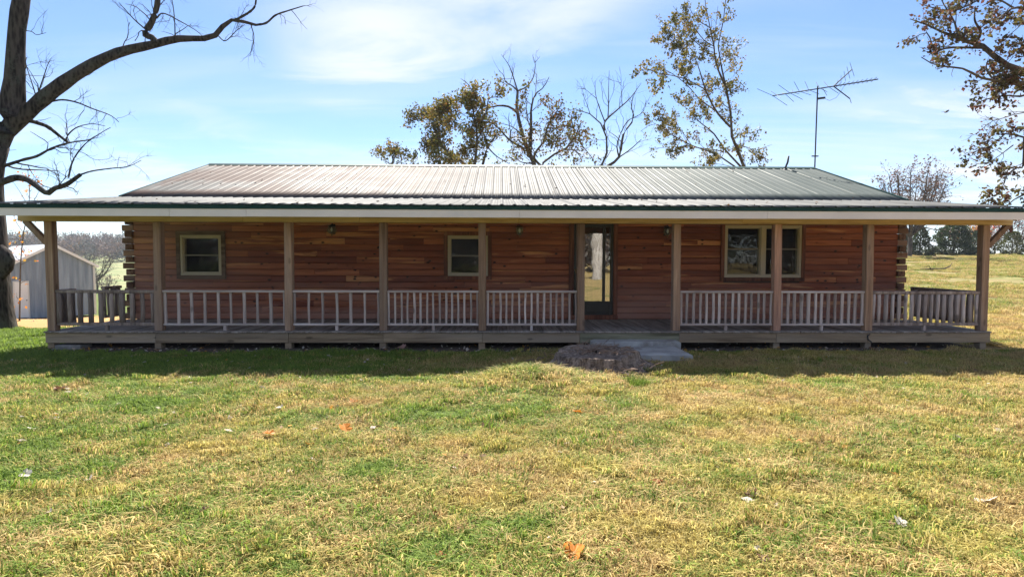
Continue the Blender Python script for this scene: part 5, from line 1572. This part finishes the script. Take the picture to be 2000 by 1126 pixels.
# mown lawn
n = 5600
d = 2.2 + (10.7-2.2)*r.random(n)**.75
x = d*(r.random(n)*2-1)*1.04 + d*.02
soil = np.exp(-(((x-1.5)/1.0)**2 + ((d-8.0)/.7)**2)) + .8*np.exp(-(((x+.4)/1.0)**2 + ((d-8.7)/.35)**2))
ok = (r.random(n) > soil*1.15) & ~((x > 1.45) & (x < 3.4) & (d > 8.98)) & (d < 10.05 - .35*r.random(n))
ok &= ((x-1.44)**2/.82**2 + (d-8.42)**2/.74**2) > 1
x, d = x[ok], d[ok]; n = len(x)
ids = np.where(r.random(n) < .5, pick('lawn', n), pick('mat', n))
pts.append(np.stack([x, d, ground_z(x, d)], -1)); idx.append(ids); scl.append((.8+.45*r.random(n)))
n = 2600
d = 2.3+8*r.random(n); x = d*(r.random(n)*2-1); ok = (fbm(x*.8, d*.8, 15, 3) > .47) & ((((x-1.4)/1.1)**2 + ((d-8)/.9)**2) > 1) & (d < 9.6); x, d = x[ok], d[ok]; n = len(x)
pts.append(np.stack([x, d, ground_z(x, d)], -1)); idx.append(pick('coarse', n)); scl.append(.7+.7*r.random(n))
# lawn at both ends of the porch
n = 1100
x = np.where(r.random(n) < .5, r.uniform(-15, -8.45, n), r.uniform(9.4, 16, n)); d = r.uniform(9.3, 16, n); ok = (x > 0) | (d < 13.2 + .8*r.random(n)); x, d = x[ok], d[ok]; n = len(x)
pts.append(np.stack([x, d, ground_z(x, d)], -1)); idx.append(pick('lawn', n)); scl.append(np.full(n, 1.3))
# rough field
n = 11000
d = 14 + 48*r.random(n)**.8; x = d*(.42+.62*r.random(n)); ok = (x > 10.2) & (fbm(x*.35, d*.7, 44, 3) > .46); x, d = x[ok], d[ok]; n = len(x)
ids = np.where(r.random(n) < .2, pick('clump', n), pick('hay', n))
pts.append(np.stack([x, d, ground_z(x, d)], -1)); idx.append(ids); scl.append(.35+1.0*fbm(x*.5, d*.9, 45, 3)*r.random(n))
# clumps by the stump and mound, dry cut grass on the mound
for px, py, m_ in ((1037, 742, 14), (1240, 748, 16), (930, 738, 5), (1010, 735, 6), (965, 745, 5)):
    c_ = PG(px, py, .05); q = np.stack([r.normal(c_.x, .07, m_), r.normal(c_.y, .07, m_)], -1)
    pts.append(np.stack([q[:, 0], q[:, 1], ground_z(q[:, 0], q[:, 1])], -1)); idx.append(pick('clump', m_)); scl.append(r.uniform(.5, .85, m_))
q = np.stack([r.normal(.5, .5, 260), r.normal(7.4, .28, 260)], -1)
pts.append(np.stack([q[:, 0], q[:, 1], ground_z(q[:, 0], q[:, 1])], -1)); idx.append(pick('coarse', 260)); scl.append(r.uniform(.9, 1.6, 260))
# weeds along the porch edge
q = np.stack([r.uniform(3.3, 9.4, 700), 10.0 - np.abs(r.normal(0, .25, 700))], -1)
pts.append(np.stack([q[:, 0], q[:, 1], ground_z(q[:, 0], q[:, 1])], -1)); idx.append(pick('clump', 700)); scl.append(r.uniform(.2, .42, 700))
pts = np.concatenate(pts); idx = np.concatenate(idx); scl = np.concatenate(scl)
me = bpy.data.meshes.new('grass')
me.vertices.add(len(pts)); me.vertices.foreach_set('co', pts.astype(np.float32).ravel())
def attr(name, typ, arr, key='value'):
    a = me.attributes.new(name, typ, 'POINT'); a.data.foreach_set(key, arr.ravel())
attr('tuft', 'INT', idx.astype(np.int32))
attr('size', 'FLOAT', scl.astype(np.float32))
rot = np.stack([r.normal(0, .12, len(pts)), r.normal(0, .12, len(pts)), r.random(len(pts))*6.283], -1)
attr('turn', 'FLOAT_VECTOR', rot.astype(np.float32), 'vector')
me.update()
grass = link('grass', me); tag(grass, 'patchy green and straw-coloured mown grass', 'grass', kind='stuff')
ng = bpy.data.node_groups.new('scatter_tufts', 'GeometryNodeTree')
ng.interface.new_socket('Geometry', in_out='INPUT', socket_type='NodeSocketGeometry')
ng.interface.new_socket('Geometry', in_out='OUTPUT', socket_type='NodeSocketGeometry')
gi = ng.nodes.new('NodeGroupInput'); go = ng.nodes.new('NodeGroupOutput')
iop = ng.nodes.new('GeometryNodeInstanceOnPoints')
ci = ng.nodes.new('GeometryNodeCollectionInfo'); ci.inputs['Collection'].default_value = tufts
ci.inputs['Separate Children'].default_value = True; ci.inputs['Reset Children'].default_value = True
def named(nm, typ):
    nd = ng.nodes.new('GeometryNodeInputNamedAttribute'); nd.data_type = typ; nd.inputs['Name'].default_value = nm
    return nd.outputs['Attribute']
ng.links.new(gi.outputs[0], iop.inputs['Points']); ng.links.new(ci.outputs[0], iop.inputs['Instance'])
iop.inputs['Pick Instance'].default_value = True
ng.links.new(named('tuft', 'INT'), iop.inputs['Instance Index'])
ng.links.new(named('turn', 'FLOAT_VECTOR'), iop.inputs['Rotation'])
ng.links.new(named('size', 'FLOAT'), iop.inputs['Scale'])
ng.links.new(iop.outputs[0], go.inputs[0])
md = grass.modifiers.new('scatter', 'NODES'); md.node_group = ng

# ------------------------------------------------------------------ haze: closed box of thin air round everything
hz = NT('haze_air')
pv = hz.n('VolumePrincipled')
pv.inputs['Color'].default_value = (0.78, 0.86, 1.0, 1)
pv.inputs['Density'].default_value = 0.00035
pv.inputs['Anisotropy'].default_value = 0.0
hz.L(pv.outputs[0], hz.out.inputs['Volume'])
hb = MB().box(-1000, 1000, -500, 1000, -7, 32).build('haze', hz.m)
tag(hb, kind='stuff')
